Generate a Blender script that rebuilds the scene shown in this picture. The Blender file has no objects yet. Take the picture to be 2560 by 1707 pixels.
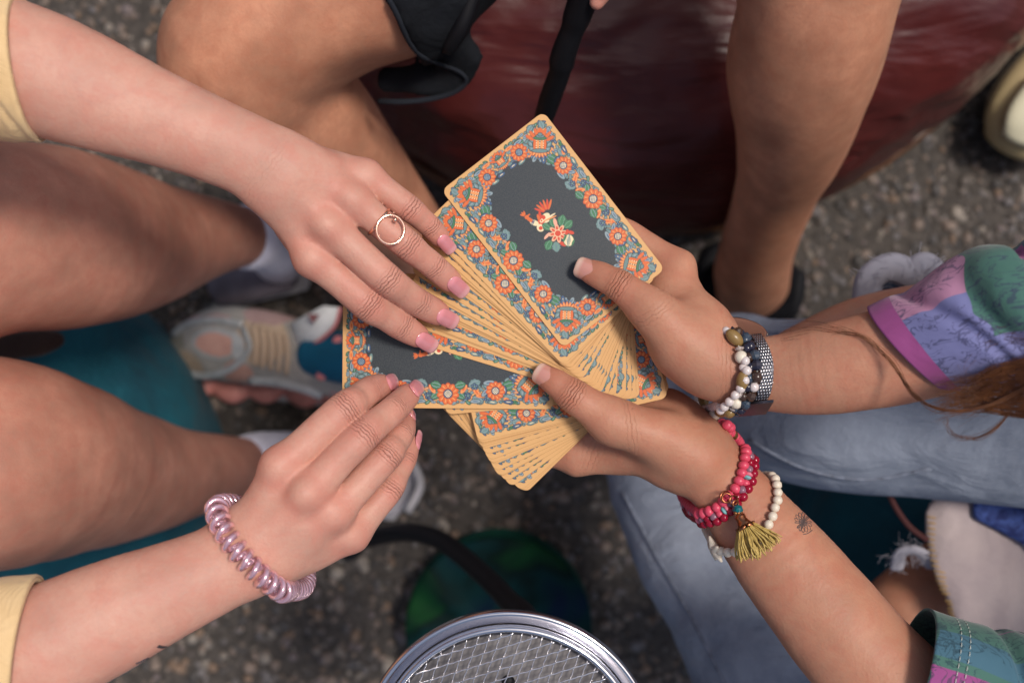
import bpy, math, random
import numpy as np
from mathutils import Vector, Matrix
from mathutils.bvhtree import BVHTree
S = bpy.context.scene
COL = S.collection
random.seed(7); RNG = np.random.default_rng(7)

# ------------------------------------------------------------ camera, sky, sun, exposure
CAM_Z = 1.25            # camera height above the ground, looking straight down
CARD_D = 0.60           # distance from the camera to the fanned cards
cam_data = bpy.data.cameras.new('camera'); cam = bpy.data.objects.new('camera', cam_data); COL.objects.link(cam)
cam.location = (0, 0, CAM_Z); cam.rotation_euler = (0, 0, 0)
cam_data.sensor_width = 36; cam_data.lens = 36; cam_data.clip_start = 0.01; cam_data.clip_end = 200
cam_data.dof.use_dof = True; cam_data.dof.focus_distance = 0.588; cam_data.dof.aperture_fstop = 4.6
S.camera = cam
SUN_EL, SUN_AZ = math.radians(68), math.radians(66)     # azimuth from +Y towards +X
w = bpy.data.worlds.new('World'); S.world = w; w.use_nodes = True
nt = w.node_tree; bg = nt.nodes['Background']
sky = nt.nodes.new('ShaderNodeTexSky'); sky.sky_type = 'NISHITA'; sky.sun_disc = False
sky.sun_elevation = SUN_EL; sky.sun_rotation = SUN_AZ; sky.air_density = 1.0; sky.dust_density = 4.0; sky.ozone_density = 1.0
nt.links.new(sky.outputs[0], bg.inputs[0]); bg.inputs[1].default_value = 0.062
sd = bpy.data.lights.new('sun', 'SUN'); sd.energy = 1.5; sd.angle = math.radians(11); sd.color = (1.0, 0.92, 0.84)
sun = bpy.data.objects.new('sun', sd); COL.objects.link(sun); sun.location = (1, 1, 3)
sdir = Vector((math.sin(SUN_AZ)*math.cos(SUN_EL), math.cos(SUN_AZ)*math.cos(SUN_EL), math.sin(SUN_EL)))
sun.rotation_euler = sdir.to_track_quat('Z', 'Y').to_euler()
S.view_settings.view_transform = 'Standard'; S.view_settings.look = 'None'
S.view_settings.exposure = 0.70; S.view_settings.gamma = 1.0; S.view_settings.use_curve_mapping = False
S.cycles.use_denoising = True
S.cycles.max_bounces = 8; S.cycles.transparent_max_bounces = 8

# ------------------------------------------------------------ helpers
def P(px, py, h):
    """point seen at photograph pixel (px,py) (2560 wide) lying h mm above the card plane"""
    D = CARD_D - h*0.001
    return np.array([(px-1280)/2560*D, (853.5-py)/2560*D, CAM_Z-D])
def R(rpx, h): return rpx/2560*(CARD_D - h*0.001)
def Q(x, y, h): return P(x*1.0885, y*1.0885, h)       # same, from a 2352 pixel wide view
def tag(o, label=None, cat=None, group=None, kind=None):
    if label: o['label'] = label
    if cat: o['category'] = cat
    if group: o['group'] = group
    if kind: o['kind'] = kind
    return o
def empty(name, loc, **k):
    o = bpy.data.objects.new(name, None); COL.objects.link(o); o.location = loc; o.empty_display_size = 0.02
    bpy.context.view_layer.update()
    return tag(o, **k)
def mesh_data(name, V, F, smooth=True):
    me = bpy.data.meshes.new(name)
    V = np.ascontiguousarray(V, dtype=np.float32)
    if isinstance(F, np.ndarray):
        nf, k = F.shape
        me.vertices.add(len(V)); me.vertices.foreach_set('co', V.ravel())
        me.loops.add(nf*k); me.loops.foreach_set('vertex_index', F.astype(np.int32).ravel())
        me.polygons.add(nf); me.polygons.foreach_set('loop_start', np.arange(0, nf*k, k, dtype=np.int32))
        me.update(calc_edges=True)
    else:
        me.from_pydata([tuple(map(float, v)) for v in V], [], [tuple(int(i) for i in f) for f in F]); me.update()
    me.polygons.foreach_set('use_smooth', np.full(len(me.polygons), smooth))
    return me
def link(name, me, mat=None, parent=None, loc=None, **k):
    o = bpy.data.objects.new(name, me); COL.objects.link(o)
    if mat and not me.materials: me.materials.append(mat)
    if parent is not None:
        o.parent = parent; o.matrix_parent_inverse = Matrix.Translation(-parent.location)
    if loc is not None: o.location = loc
    return tag(o, **k)
def local(V):
    """recentre vertices on their own middle; returns (V, location)"""
    V = np.asarray(V, dtype=float); c = (V.max(0)+V.min(0))/2
    return V-c, tuple(c)
def obj(name, V, F, mat, parent=None, smooth=True, **k):
    V, c = local(V)
    me = mesh_data(name, V, F, smooth)
    return link(name, me, mat, parent, c, **k)
def fattr(me, name, arr):
    a = me.attributes.new(name, 'FLOAT', 'POINT'); a.data.foreach_set('value', np.asarray(arr, dtype=np.float32))
def cattr(me, name, arr):
    a = me.attributes.new(name, 'FLOAT_COLOR', 'POINT')
    c = np.ones((len(arr), 4), dtype=np.float32); c[:, :3] = arr; a.data.foreach_set('color', c.ravel())
def nz(Pt, freq, seed=0, oct=3):
    """cheap smooth noise: sums of rotated sines, about -1..1"""
    r = np.random.default_rng(seed); out = 0; amp = 1; tot = 0
    for o in range(oct):
        s = 0
        for i in range(5):
            d = r.normal(size=3); d /= np.linalg.norm(d)
            s = s + np.sin((Pt @ d)*freq*(0.7+0.6*r.random())*6.283 + r.random()*6.283 + 1.5*np.sin((Pt @ r.normal(size=3))*freq*2.5))
        out = out + amp*s/3.2; tot += amp; amp *= 0.5; freq *= 2
    return out/tot
def cr(pts, n):
    """Catmull-Rom through rows of pts, n steps per span"""
    pts = np.asarray(pts, dtype=float)
    if len(pts) == 2:
        t = np.linspace(0, 1, n+1)[:, None]; return pts[0]*(1-t)+pts[1]*t
    p = np.vstack([2*pts[0]-pts[1], pts, 2*pts[-1]-pts[-2]]); out = []
    for i in range(1, len(p)-2):
        for t in np.linspace(0, 1, n, endpoint=False):
            a, b, c, d = p[i-1], p[i], p[i+1], p[i+2]
            out.append(0.5*((2*b)+(-a+c)*t+(2*a-5*b+4*c-d)*t*t+(-a+3*b-3*c+d)*t**3))
    out.append(p[-2]); return np.array(out)
def unit(v): v = np.asarray(v, dtype=float); return v/max(np.linalg.norm(v), 1e-12)
def frame(u, roll=0.0):
    u = unit(u); z = np.array([0, 0, 1.0]); w_ = z-(z@u)*u
    if np.linalg.norm(w_) < 1e-3: w_ = np.array([0, 1.0, 0])
    w_ = unit(w_); v = np.cross(w_, u)
    if roll:
        c, s = math.cos(roll), math.sin(roll); v, w_ = c*v+s*w_, c*w_-s*v
    return u, v, w_
def ringtube(path, rad, m=12, closed=False, cap=True, up=None):
    """tube mesh around a polyline; rad scalar, list, or (a,b) list of elliptic radii"""
    path = np.asarray(path, float); n = len(path)
    rad = np.asarray(rad, float)
    if rad.ndim == 0: rad = np.full((n, 2), float(rad))
    elif rad.ndim == 1: rad = np.stack([rad, rad], 1)
    T = (np.roll(path, -1, 0)-np.roll(path, 1, 0)) if closed else np.gradient(path, axis=0)
    T /= np.maximum(np.linalg.norm(T, axis=1), 1e-12)[:, None]
    nrm = np.array(up if up is not None else (0.0, 0, 1.0)); V = []
    nrm = unit(nrm-(nrm@T[0])*T[0]) if np.linalg.norm(nrm-(nrm@T[0])*T[0]) > 1e-3 else unit(np.cross(T[0], [1, 0.3, 0]))
    th = np.linspace(0, 2*math.pi, m, endpoint=False)
    for i in range(n):
        nrm = unit(nrm-(nrm@T[i])*T[i]); b = np.cross(T[i], nrm)
        V.append(path[i]+np.outer(np.cos(th)*rad[i, 0], b)+np.outer(np.sin(th)*rad[i, 1], nrm))
    V = np.vstack(V); F = []
    for i in range(n if closed else n-1):
        j = (i+1) % n
        for k in range(m):
            k2 = (k+1) % m; F.append((i*m+k, i*m+k2, j*m+k2, j*m+k))
    if cap and not closed:
        F.append(tuple(range(m-1, -1, -1))); F.append(tuple((n-1)*m+k for k in range(m)))
    return V, F
def join(parts):
    V = []; F = []; o = 0
    for v, f in parts:
        V.append(np.asarray(v, float)); F += [tuple(i+o for i in q) for q in f]; o += len(v)
    return np.vstack(V), F
def sphere(c, r, a=12, b=8, sc=(1, 1, 1), axes=None):
    V = [(0, 0, 1)]
    for i in range(1, b):
        t = math.pi*i/b
        for j in range(a):
            p = 2*math.pi*j/a; V.append((math.sin(t)*math.cos(p), math.sin(t)*math.sin(p), math.cos(t)))
    V.append((0, 0, -1)); F = []
    for j in range(a): F.append((0, 1+j, 1+(j+1) % a))
    for i in range(b-2):
        for j in range(a):
            j2 = (j+1) % a; F.append((1+i*a+j, 1+(i+1)*a+j, 1+(i+1)*a+j2, 1+i*a+j2))
    l = len(V)-1
    for j in range(a): F.append((l, 1+(b-2)*a+(j+1) % a, 1+(b-2)*a+j))
    V = np.array(V)*np.array(sc)*r
    if axes is not None: V = V @ np.array(axes)
    return V+np.array(c), F

# ------------------------------------------------------------ implicit surfaces (bodies, cloth)
class Field:
    """a signed distance grid in metres; organic shapes are blended in it and meshed"""
    def __init__(s, lo, hi, h):
        s.lo = np.array(lo, float); s.h = h
        s.n = np.maximum(((np.array(hi)-s.lo)/h).astype(int)+2, 4)
        s.d = np.full(s.n, 0.05, np.float32)
    def blank(s): return np.full(s.n, 0.05, np.float32)
    def box(s, lo, hi):
        a = np.clip(((lo-s.lo)/s.h).astype(int), 0, s.n); b = np.clip(((hi-s.lo)/s.h).astype(int)+2, 0, s.n)
        return a, b
    def coords(s, a, b):
        g = [(np.arange(a[i], b[i])*s.h+s.lo[i]).astype(np.float32) for i in range(3)]
        return g[0][:, None, None], g[1][None, :, None], g[2][None, None, :]
    def tube(s, out, st, n=5, margin=0.012):
        """st rows: x y z rv rw roll -> min distance into out"""
        st = cr(st, n)
        for i in range(len(st)-1):
            A, B = st[i], st[i+1]; L = B[:3]-A[:3]; l2 = float(L@L)
            if l2 < 1e-12: continue
            u, v, w_ = frame(L, 0.5*(A[5]+B[5]))
            rm = max(A[3], A[4], B[3], B[4])+margin
            a, b = s.box(np.minimum(A[:3], B[:3])-rm, np.maximum(A[:3], B[:3])+rm)
            if (b <= a).any(): continue
            X, Y, Z = s.coords(a, b)
            X = X-np.float32(A[0]); Y = Y-np.float32(A[1]); Z = Z-np.float32(A[2])
            t = np.clip((X*L[0]+Y*L[1]+Z*L[2])/l2, 0, 1).astype(np.float32)
            X = X-t*np.float32(L[0]); Y = Y-t*np.float32(L[1]); Z = Z-t*np.float32(L[2])
            rv = A[3]+t*(B[3]-A[3]); rw = A[4]+t*(B[4]-A[4]); ru = np.minimum(rv, rw)
            qv = (X*v[0]+Y*v[1]+Z*v[2]); qw = (X*w_[0]+Y*w_[1]+Z*w_[2]); qu = (X*u[0]+Y*u[1]+Z*u[2])
            k0 = np.sqrt((qv/rv)**2+(qw/rw)**2+(qu/ru)**2)
            k1 = np.sqrt((qv/rv**2)**2+(qw/rw**2)**2+(qu/ru**2)**2)+1e-6
            d = (k0*(k0-1)/k1).astype(np.float32)
            sl = tuple(slice(a[j], b[j]) for j in range(3))
            out[sl] = np.minimum(out[sl], d)
        return out
    def ball(s, c, r, amt, sigma):
        """raise (amt>0) or dent the surface near c with a gaussian of width sigma"""
        c = np.asarray(c); a, b = s.box(c-3*sigma, c+3*sigma)
        if (b <= a).any(): return
        X, Y, Z = s.coords(a, b)
        q = (X-c[0])**2+(Y-c[1])**2+(Z-c[2])**2
        sl = tuple(slice(a[j], b[j]) for j in range(3))
        s.d[sl] -= (amt*np.exp(-q/(2*sigma**2))).astype(np.float32)
    def ridge(s, A, B, amt, sigma):
        A = np.asarray(A, float); B = np.asarray(B, float); L = B-A; l2 = L@L
        a, b = s.box(np.minimum(A, B)-3*sigma, np.maximum(A, B)+3*sigma)
        if (b <= a).any(): return
        X, Y, Z = s.coords(a, b); X = X-A[0]; Y = Y-A[1]; Z = Z-A[2]
        t0 = (X*L[0]+Y*L[1]+Z*L[2])/l2; t = np.clip(t0, 0, 1)
        q = (X-t*L[0])**2+(Y-t*L[1])**2+(Z-t*L[2])**2
        sl = tuple(slice(a[j], b[j]) for j in range(3))
        s.d[sl] -= (amt*np.exp(-q/(2*sigma**2))*np.sin(np.pi*np.clip(t0, 0.02, 0.98))**0.5).astype(np.float32)
    def union(s, o, k=0.0): s.d = smin(s.d, o, k)
    def noise(s, amp, freq, seed=0, oct=2, stretch=(1, 1, 1)):
        m = np.abs(s.d) < 4*s.h+2*amp
        idx = np.argwhere(m); pts = (idx*s.h+s.lo)*np.array(stretch)
        s.d[m] += (amp*nz(pts, freq, seed, oct)).astype(np.float32)
    def mesh(s, smooth=2):
        d = s.d; n = d.shape; neg = d < 0
        c = np.zeros(np.array(n)-1, np.int8)
        for i in (0, 1):
            for j in (0, 1):
                for k in (0, 1): c += neg[i:n[0]-1+i, j:n[1]-1+j, k:n[2]-1+k]
        act = (c > 0) & (c < 8); cells = np.argwhere(act)
        idx = np.full(c.shape, -1, np.int64); idx[act] = np.arange(len(cells))
        acc = np.zeros((len(cells), 3)); cnt = np.zeros(len(cells))
        C = [(i, j, k) for i in (0, 1) for j in (0, 1) for k in (0, 1)]
        vals = {q: d[cells[:, 0]+q[0], cells[:, 1]+q[1], cells[:, 2]+q[2]].astype(float) for q in C}
        for q in C:
            for ax in range(3):
                if q[ax] == 0:
                    r = list(q); r[ax] = 1; r = tuple(r); va, vb = vals[q], vals[r]
                    x = (va < 0) != (vb < 0); t = np.where(x, va/np.where(x, va-vb, 1), 0)
                    p = np.tile(np.array(q, float), (len(cells), 1)); p[:, ax] = t
                    acc[x] += p[x]; cnt[x] += 1
        V = (cells+acc/cnt[:, None])*s.h+s.lo
        F = []
        for ax in range(3):
            o1, o2 = [(1, 2), (2, 0), (0, 1)][ax]
            sa = [slice(None)]*3; sb = [slice(None)]*3
            sa[ax] = slice(0, n[ax]-1); sb[ax] = slice(1, n[ax])
            cr_ = neg[tuple(sa)] != neg[tuple(sb)]
            e = np.argwhere(cr_)
            ok = (e[:, o1] > 0) & (e[:, o2] > 0) & (e[:, o1] < n[o1]-1) & (e[:, o2] < n[o2]-1); e = e[ok]
            s_in = neg[tuple(e.T)]
            def cell(a_, b_):
                q = e.copy(); q[:, o1] -= a_; q[:, o2] -= b_; return idx[tuple(q.T)]
            q = np.stack([cell(1, 1), cell(0, 1), cell(0, 0), cell(1, 0)], 1)
            q[~s_in] = q[~s_in][:, ::-1]; F.append(q)
        F = np.vstack(F); F = F[(F >= 0).all(1)]
        for _ in range(smooth):
            a_ = np.zeros_like(V); c_ = np.zeros(len(V))
            for i in range(4):
                p, q = F[:, i], F[:, (i+1) % 4]
                for x in range(3):
                    a_[:, x] += np.bincount(p, V[q, x], len(V))+np.bincount(q, V[p, x], len(V))
                c_ += np.bincount(p, minlength=len(V))+np.bincount(q, minlength=len(V))
            V = V*0.5+0.5*a_/np.maximum(c_, 1)[:, None]
        return V, F
def smin(a, b, k):
    if k <= 0: return np.minimum(a, b)
    h = np.clip(0.5+0.5*(b-a)/k, 0, 1); return (b*(1-h)+a*h-k*h*(1-h)).astype(np.float32)
def st(rows):
    """rows (px,py,h,rv_px[,rw_ratio[,roll]]) in photograph pixels and mm -> metric stations"""
    out = []
    for r in rows:
        px, py, h, rv = r[:4]; ra = r[4] if len(r) > 4 else 1.0; ro = r[5] if len(r) > 5 else 0.0
        p = P(px, py, h); out.append([*p, R(rv, h), R(rv, h)*ra, math.radians(ro)])
    return np.array(out)
def st2(rows): return st([(r[0]*1.0885, r[1]*1.0885, r[2], r[3]*1.0885, *r[4:]) for r in rows])
def extent(*sts, pad=0.012):
    A = np.vstack(sts); r = np.maximum(A[:, 3], A[:, 4])[:, None]
    return (A[:, :3]-r).min(0)-pad, (A[:, :3]+r).max(0)+pad

# ------------------------------------------------------------ materials
def mat(name):
    m = bpy.data.materials.new(name); m.use_nodes = True; t = m.node_tree
    return m, t, t.nodes['Principled BSDF']
def N(t, ty, **k):
    n = t.nodes.new(ty)
    for a, b in k.items(): setattr(n, a, b)
    return n
def noise_tex(t, scale, detail=4, rough=0.5, dist=0.0, co='Object', sc=None):
    c = N(t, 'ShaderNodeTexCoord'); o = c.outputs[co]
    if sc:
        mp = N(t, 'ShaderNodeMapping'); mp.inputs['Scale'].default_value = sc; t.links.new(o, mp.inputs[0]); o = mp.outputs[0]
    n = N(t, 'ShaderNodeTexNoise'); n.inputs['Scale'].default_value = scale; n.inputs['Detail'].default_value = detail
    n.inputs['Roughness'].default_value = rough; n.inputs['Distortion'].default_value = dist
    t.links.new(o, n.inputs['Vector']); return n.outputs[0]
def ramp(t, fac, stops):
    r = N(t, 'ShaderNodeValToRGB'); e = r.color_ramp.elements
    while len(e) < len(stops): e.new(0.5)
    for i, (p, c) in enumerate(stops): e[i].position = p; e[i].color = (*c, 1)
    t.links.new(fac, r.inputs[0]); return r.outputs[0]
def mixc(t, fac, a, b, mode='MIX'):
    n = N(t, 'ShaderNodeMix', data_type='RGBA', blend_type=mode)
    for s_, v in ((n.inputs[0], fac), (n.inputs[6], a), (n.inputs[7], b)):
        if isinstance(v, (int, float)): s_.default_value = v
        elif isinstance(v, tuple): s_.default_value = (*v, 1)
        else: t.links.new(v, s_)
    return n.outputs[2]
def mth(t, op, a, b=None, c=None):
    n = N(t, 'ShaderNodeMath', operation=op)
    for i, v in enumerate((a, b, c)):
        if v is None: continue
        if isinstance(v, (int, float)): n.inputs[i].default_value = v
        else: t.links.new(v, n.inputs[i])
    return n.outputs[0]
def att(t, name, col=False):
    a = N(t, 'ShaderNodeAttribute', attribute_name=name); return a.outputs['Color' if col else 'Fac']
def bump(t, b, height, strength=0.3, dist=0.001, prev=None):
    n = N(t, 'ShaderNodeBump'); n.inputs['Strength'].default_value = strength; n.inputs['Distance'].default_value = dist
    t.links.new(height, n.inputs['Height'])
    if prev is not None: t.links.new(prev, n.inputs['Normal'])
    t.links.new(n.outputs[0], b.inputs['Normal']); return n.outputs[0]
def simple(name, col, rough=0.5, metal=0.0, var=0.0, vs=60, bmp=0.0, bs=200, bd=0.001, sc=None, **k):
    m, t, b = mat(name)
    if var:
        c2 = tuple(max(0, x*(1-var)) for x in col); c3 = tuple(min(1, x*(1+var*0.7)) for x in col)
        t.links.new(ramp(t, noise_tex(t, vs, sc=sc), [(0.3, c2), (0.7, c3)]), b.inputs['Base Color'])
    else: b.inputs['Base Color'].default_value = (*col, 1)
    b.inputs['Roughness'].default_value = rough; b.inputs['Metallic'].default_value = metal
    if bmp: bump(t, b, noise_tex(t, bs, 5, sc=sc), bmp, bd)
    for a, v in k.items(): b.inputs[a.replace('_', ' ')].default_value = v
    return m
def skin(name, base, red, sss=0.25, var=0.06):
    m, t, b = mat(name)
    dark = tuple(x*(1-2.2*var) for x in base); lite = tuple(min(1, x*(1+var)) for x in base)
    c = ramp(t, noise_tex(t, 26, 4, 0.55), [(0.32, dark), (0.68, lite)])
    blot = mth(t, 'MULTIPLY', ramp(t, noise_tex(t, 75, 5, 0.65, 0.6), [(0.42, (0, 0, 0)), (0.72, (1, 1, 1))]), 0.48)
    c = mixc(t, blot, c, red)
    c = mixc(t, mth(t, 'MULTIPLY', att(t, 'red'), 0.75), c, red)
    c = mixc(t, mth(t, 'MULTIPLY', att(t, 'pale'), 0.55), c, tuple(min(1, x*1.12) for x in base))
    c = mixc(t, mth(t, 'MULTIPLY', ramp(t, noise_tex(t, 34, 3, .5, 2.2), [(0.50, (0, 0, 0)), (0.53, (1, 1, 1)), (0.56, (0, 0, 0))]), 0.10), c, tuple(x*k_ for x, k_ in zip(base, (.55, .72, .85))))
    c = mixc(t, mth(t, 'MULTIPLY', ramp(t, noise_tex(t, 420, 5, .7), [(0.45, (0, 0, 0)), (0.7, (1, 1, 1))]), 0.22), c, red)
    # small moles
    vo = N(t, 'ShaderNodeTexVoronoi'); vo.inputs['Scale'].default_value = 38; tc = N(t, 'ShaderNodeTexCoord'); t.links.new(tc.outputs['Object'], vo.inputs['Vector'])
    sel = mth(t, 'GREATER_THAN', N_sep(t, vo.outputs['Color']), 0.90)
    mole = mth(t, 'MULTIPLY', mth(t, 'LESS_THAN', vo.outputs['Distance'], 0.030), sel)
    c = mixc(t, mth(t, 'MULTIPLY', mole, 0.7), c, tuple(x*0.35 for x in red))
    # creases: dark thin lines across the joints
    fa = att(t, 'fa'); jm = att(t, 'jm')
    wob = mth(t, 'MULTIPLY', mth(t, 'SUBTRACT', noise_tex(t, 210, 4, .6), 0.5), 4.0)
    ph = mth(t, 'ADD', fa, wob)
    wv = mth(t, 'ABSOLUTE', mth(t, 'SINE', mth(t, 'MULTIPLY', ph, 1.75)))
    line = mth(t, 'POWER', mth(t, 'SUBTRACT', 1.0, wv), 3.0)
    cre = mth(t, 'MULTIPLY', line, jm)
    c = mixc(t, mth(t, 'MULTIPLY', cre, 0.42), c, tuple(x*0.5 for x in red))
    t.links.new(c, b.inputs['Base Color'])
    b.inputs['Roughness'].default_value = 0.46
    b.inputs['Specular IOR Level'].default_value = 0.27
    b.inputs['Subsurface Weight'].default_value = sss; b.inputs['Subsurface Radius'].default_value = (1.0, 0.35, 0.2); b.inputs['Subsurface Scale'].default_value = 0.0035
    pr = bump(t, b, noise_tex(t, 620, 5, 0.65), 0.34, 0.0006)
    vo2 = N(t, 'ShaderNodeTexVoronoi'); vo2.inputs['Scale'].default_value = 600; t.links.new(tc.outputs['Object'], vo2.inputs['Vector'])
    pr = bump(t, b, vo2.outputs['Distance'], 0.16, 0.0005, pr)
    bump(t, b, mth(t, 'MULTIPLY', cre, -1.0), 0.9, 0.0009, pr)
    return m
def N_sep(t, col):
    s_ = N(t, 'ShaderNodeSeparateColor'); t.links.new(col, s_.inputs[0]); return s_.outputs[0]

M = {}
M['skin_pale'] = skin('skin_pale', (0.60, 0.325, 0.245), (0.56, 0.195, 0.145), 0.16, 0.07)
M['skin_leg'] = skin('skin_leg', (0.53, 0.255, 0.18), (0.46, 0.15, 0.105), 0.10, 0.12)
M['skin_tan'] = skin('skin_tan', (0.50, 0.245, 0.155), (0.46, 0.15, 0.095), 0.16, 0.08)
M['skin_brown'] = skin('skin_brown', (0.60, 0.285, 0.175), (0.44, 0.155, 0.09), 0.10, 0.13)

def nail_mat(name, col, tip):
    m, t, b = mat(name)
    t.links.new(ramp(t, att(t, 'nv'), [(0.0, tuple(x*1.05 for x in col)), (0.12, tuple(min(1, x*1.25) for x in col)), (0.30, col), (0.72, col), (0.86, tip)]), b.inputs['Base Color'])
    b.inputs['Roughness'].default_value = 0.10; b.inputs['Specular IOR Level'].default_value = .8; b.inputs['Coat Weight'].default_value = 0.8; b.inputs['Coat Roughness'].default_value = 0.06
    b.inputs['Subsurface Weight'].default_value = 0.1; b.inputs['Subsurface Scale'].default_value = 0.001
    return m
M['nail_pink'] = nail_mat('nail_pink', (0.62, 0.235, 0.255), (0.68, 0.34, 0.35))
M['nail_natural'] = nail_mat('nail_natural', (0.62, 0.29, 0.23), (0.72, 0.48, 0.38))

# ------------------------------------------------------------ ground
def ground():
    m, t, b = mat('aggregate_matrix')
    t.links.new(ramp(t, noise_tex(t, 90, 6, 0.6), [(0.3, (0.028, 0.024, 0.021)), (0.7, (0.10, 0.085, 0.074))]), b.inputs['Base Color'])
    b.inputs['Roughness'].default_value = 0.9; bump(t, b, noise_tex(t, 300, 6), 0.6, 0.003)
    V = np.array([(-40, -40, 0), (40, -40, 0), (40, 40, 0), (-40, 40, 0)])
    obj('ground', V, [(0, 1, 2, 3)], m, kind='structure', smooth=False)
    # pebbles exposed in the concrete
    ph = (1+5**.5)/2
    ico = np.array([(-1, ph, 0), (1, ph, 0), (-1, -ph, 0), (1, -ph, 0), (0, -1, ph), (0, 1, ph), (0, -1, -ph), (0, 1, -ph), (ph, 0, -1), (ph, 0, 1), (-ph, 0, -1), (-ph, 0, 1)])
    ico /= np.linalg.norm(ico[0])
    fi = np.array([(0, 11, 5), (0, 5, 1), (0, 1, 7), (0, 7, 10), (0, 10, 11), (1, 5, 9), (5, 11, 4), (11, 10, 2), (10, 7, 6), (7, 1, 8), (3, 9, 4), (3, 4, 2), (3, 2, 6), (3, 6, 8), (3, 8, 9), (4, 9, 5), (2, 4, 11), (6, 2, 10), (8, 6, 7), (9, 8, 1)])
    n = 34000; r = RNG
    c = np.stack([r.uniform(-.95, .95, n), r.uniform(-.72, .72, n), r.uniform(-0.0015, 0.001, n)], 1)
    sz = np.clip(r.lognormal(math.log(0.0036), 0.45, n), 0.0016, 0.0095)
    ang = r.uniform(0, 6.283, n); sx = sz*r.uniform(0.8, 1.5, n); sy = sz*r.uniform(0.7, 1.1, n); szz = sz*0.55
    B = ico[None]*np.stack([sx, sy, szz], 1)[:, None, :]*r.uniform(0.82, 1.12, (n, 12, 1))
    X = B[..., 0]*np.cos(ang)[:, None]-B[..., 1]*np.sin(ang)[:, None]; Y = B[..., 0]*np.sin(ang)[:, None]+B[..., 1]*np.cos(ang)[:, None]
    V = np.stack([X, Y, B[..., 2]], 2)+c[:, None]
    F = (fi[None]+(np.arange(n)*12)[:, None, None]).reshape(-1, 3)
    pal = np.array([(0.24, 0.18, 0.145), (0.12, 0.10, 0.088), (0.065, 0.062, 0.064), (0.30, 0.26, 0.22), (0.22, 0.14, 0.09), (0.15, 0.14, 0.145), (0.035, 0.034, 0.034), (0.19, 0.15, 0.15)])
    ci = r.choice(len(pal), n, p=[.2, .2, .14, .08, .08, .12, .10, .08]); colr = pal[ci]*r.uniform(0.7, 1.15, (n, 1))*1.2
    me = mesh_data('pebbles', V.reshape(-1, 3), F)
    cattr(me, 'tint', np.repeat(colr, 12, 0))
    m2, t, b = mat('pebble_stone')
    c_ = mixc(t, 0.35, att(t, 'tint', True), ramp(t, noise_tex(t, 500, 4), [(0.3, (0.03, 0.027, 0.025)), (0.75, (0.22, 0.19, 0.17))]))
    t.links.new(c_, b.inputs['Base Color']); b.inputs['Roughness'].default_value = 0.75
    link('pebbles', me, m2, kind='stuff', label='small rounded pebbles set in the dark concrete ground', cat='pebbles')
ground()

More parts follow.
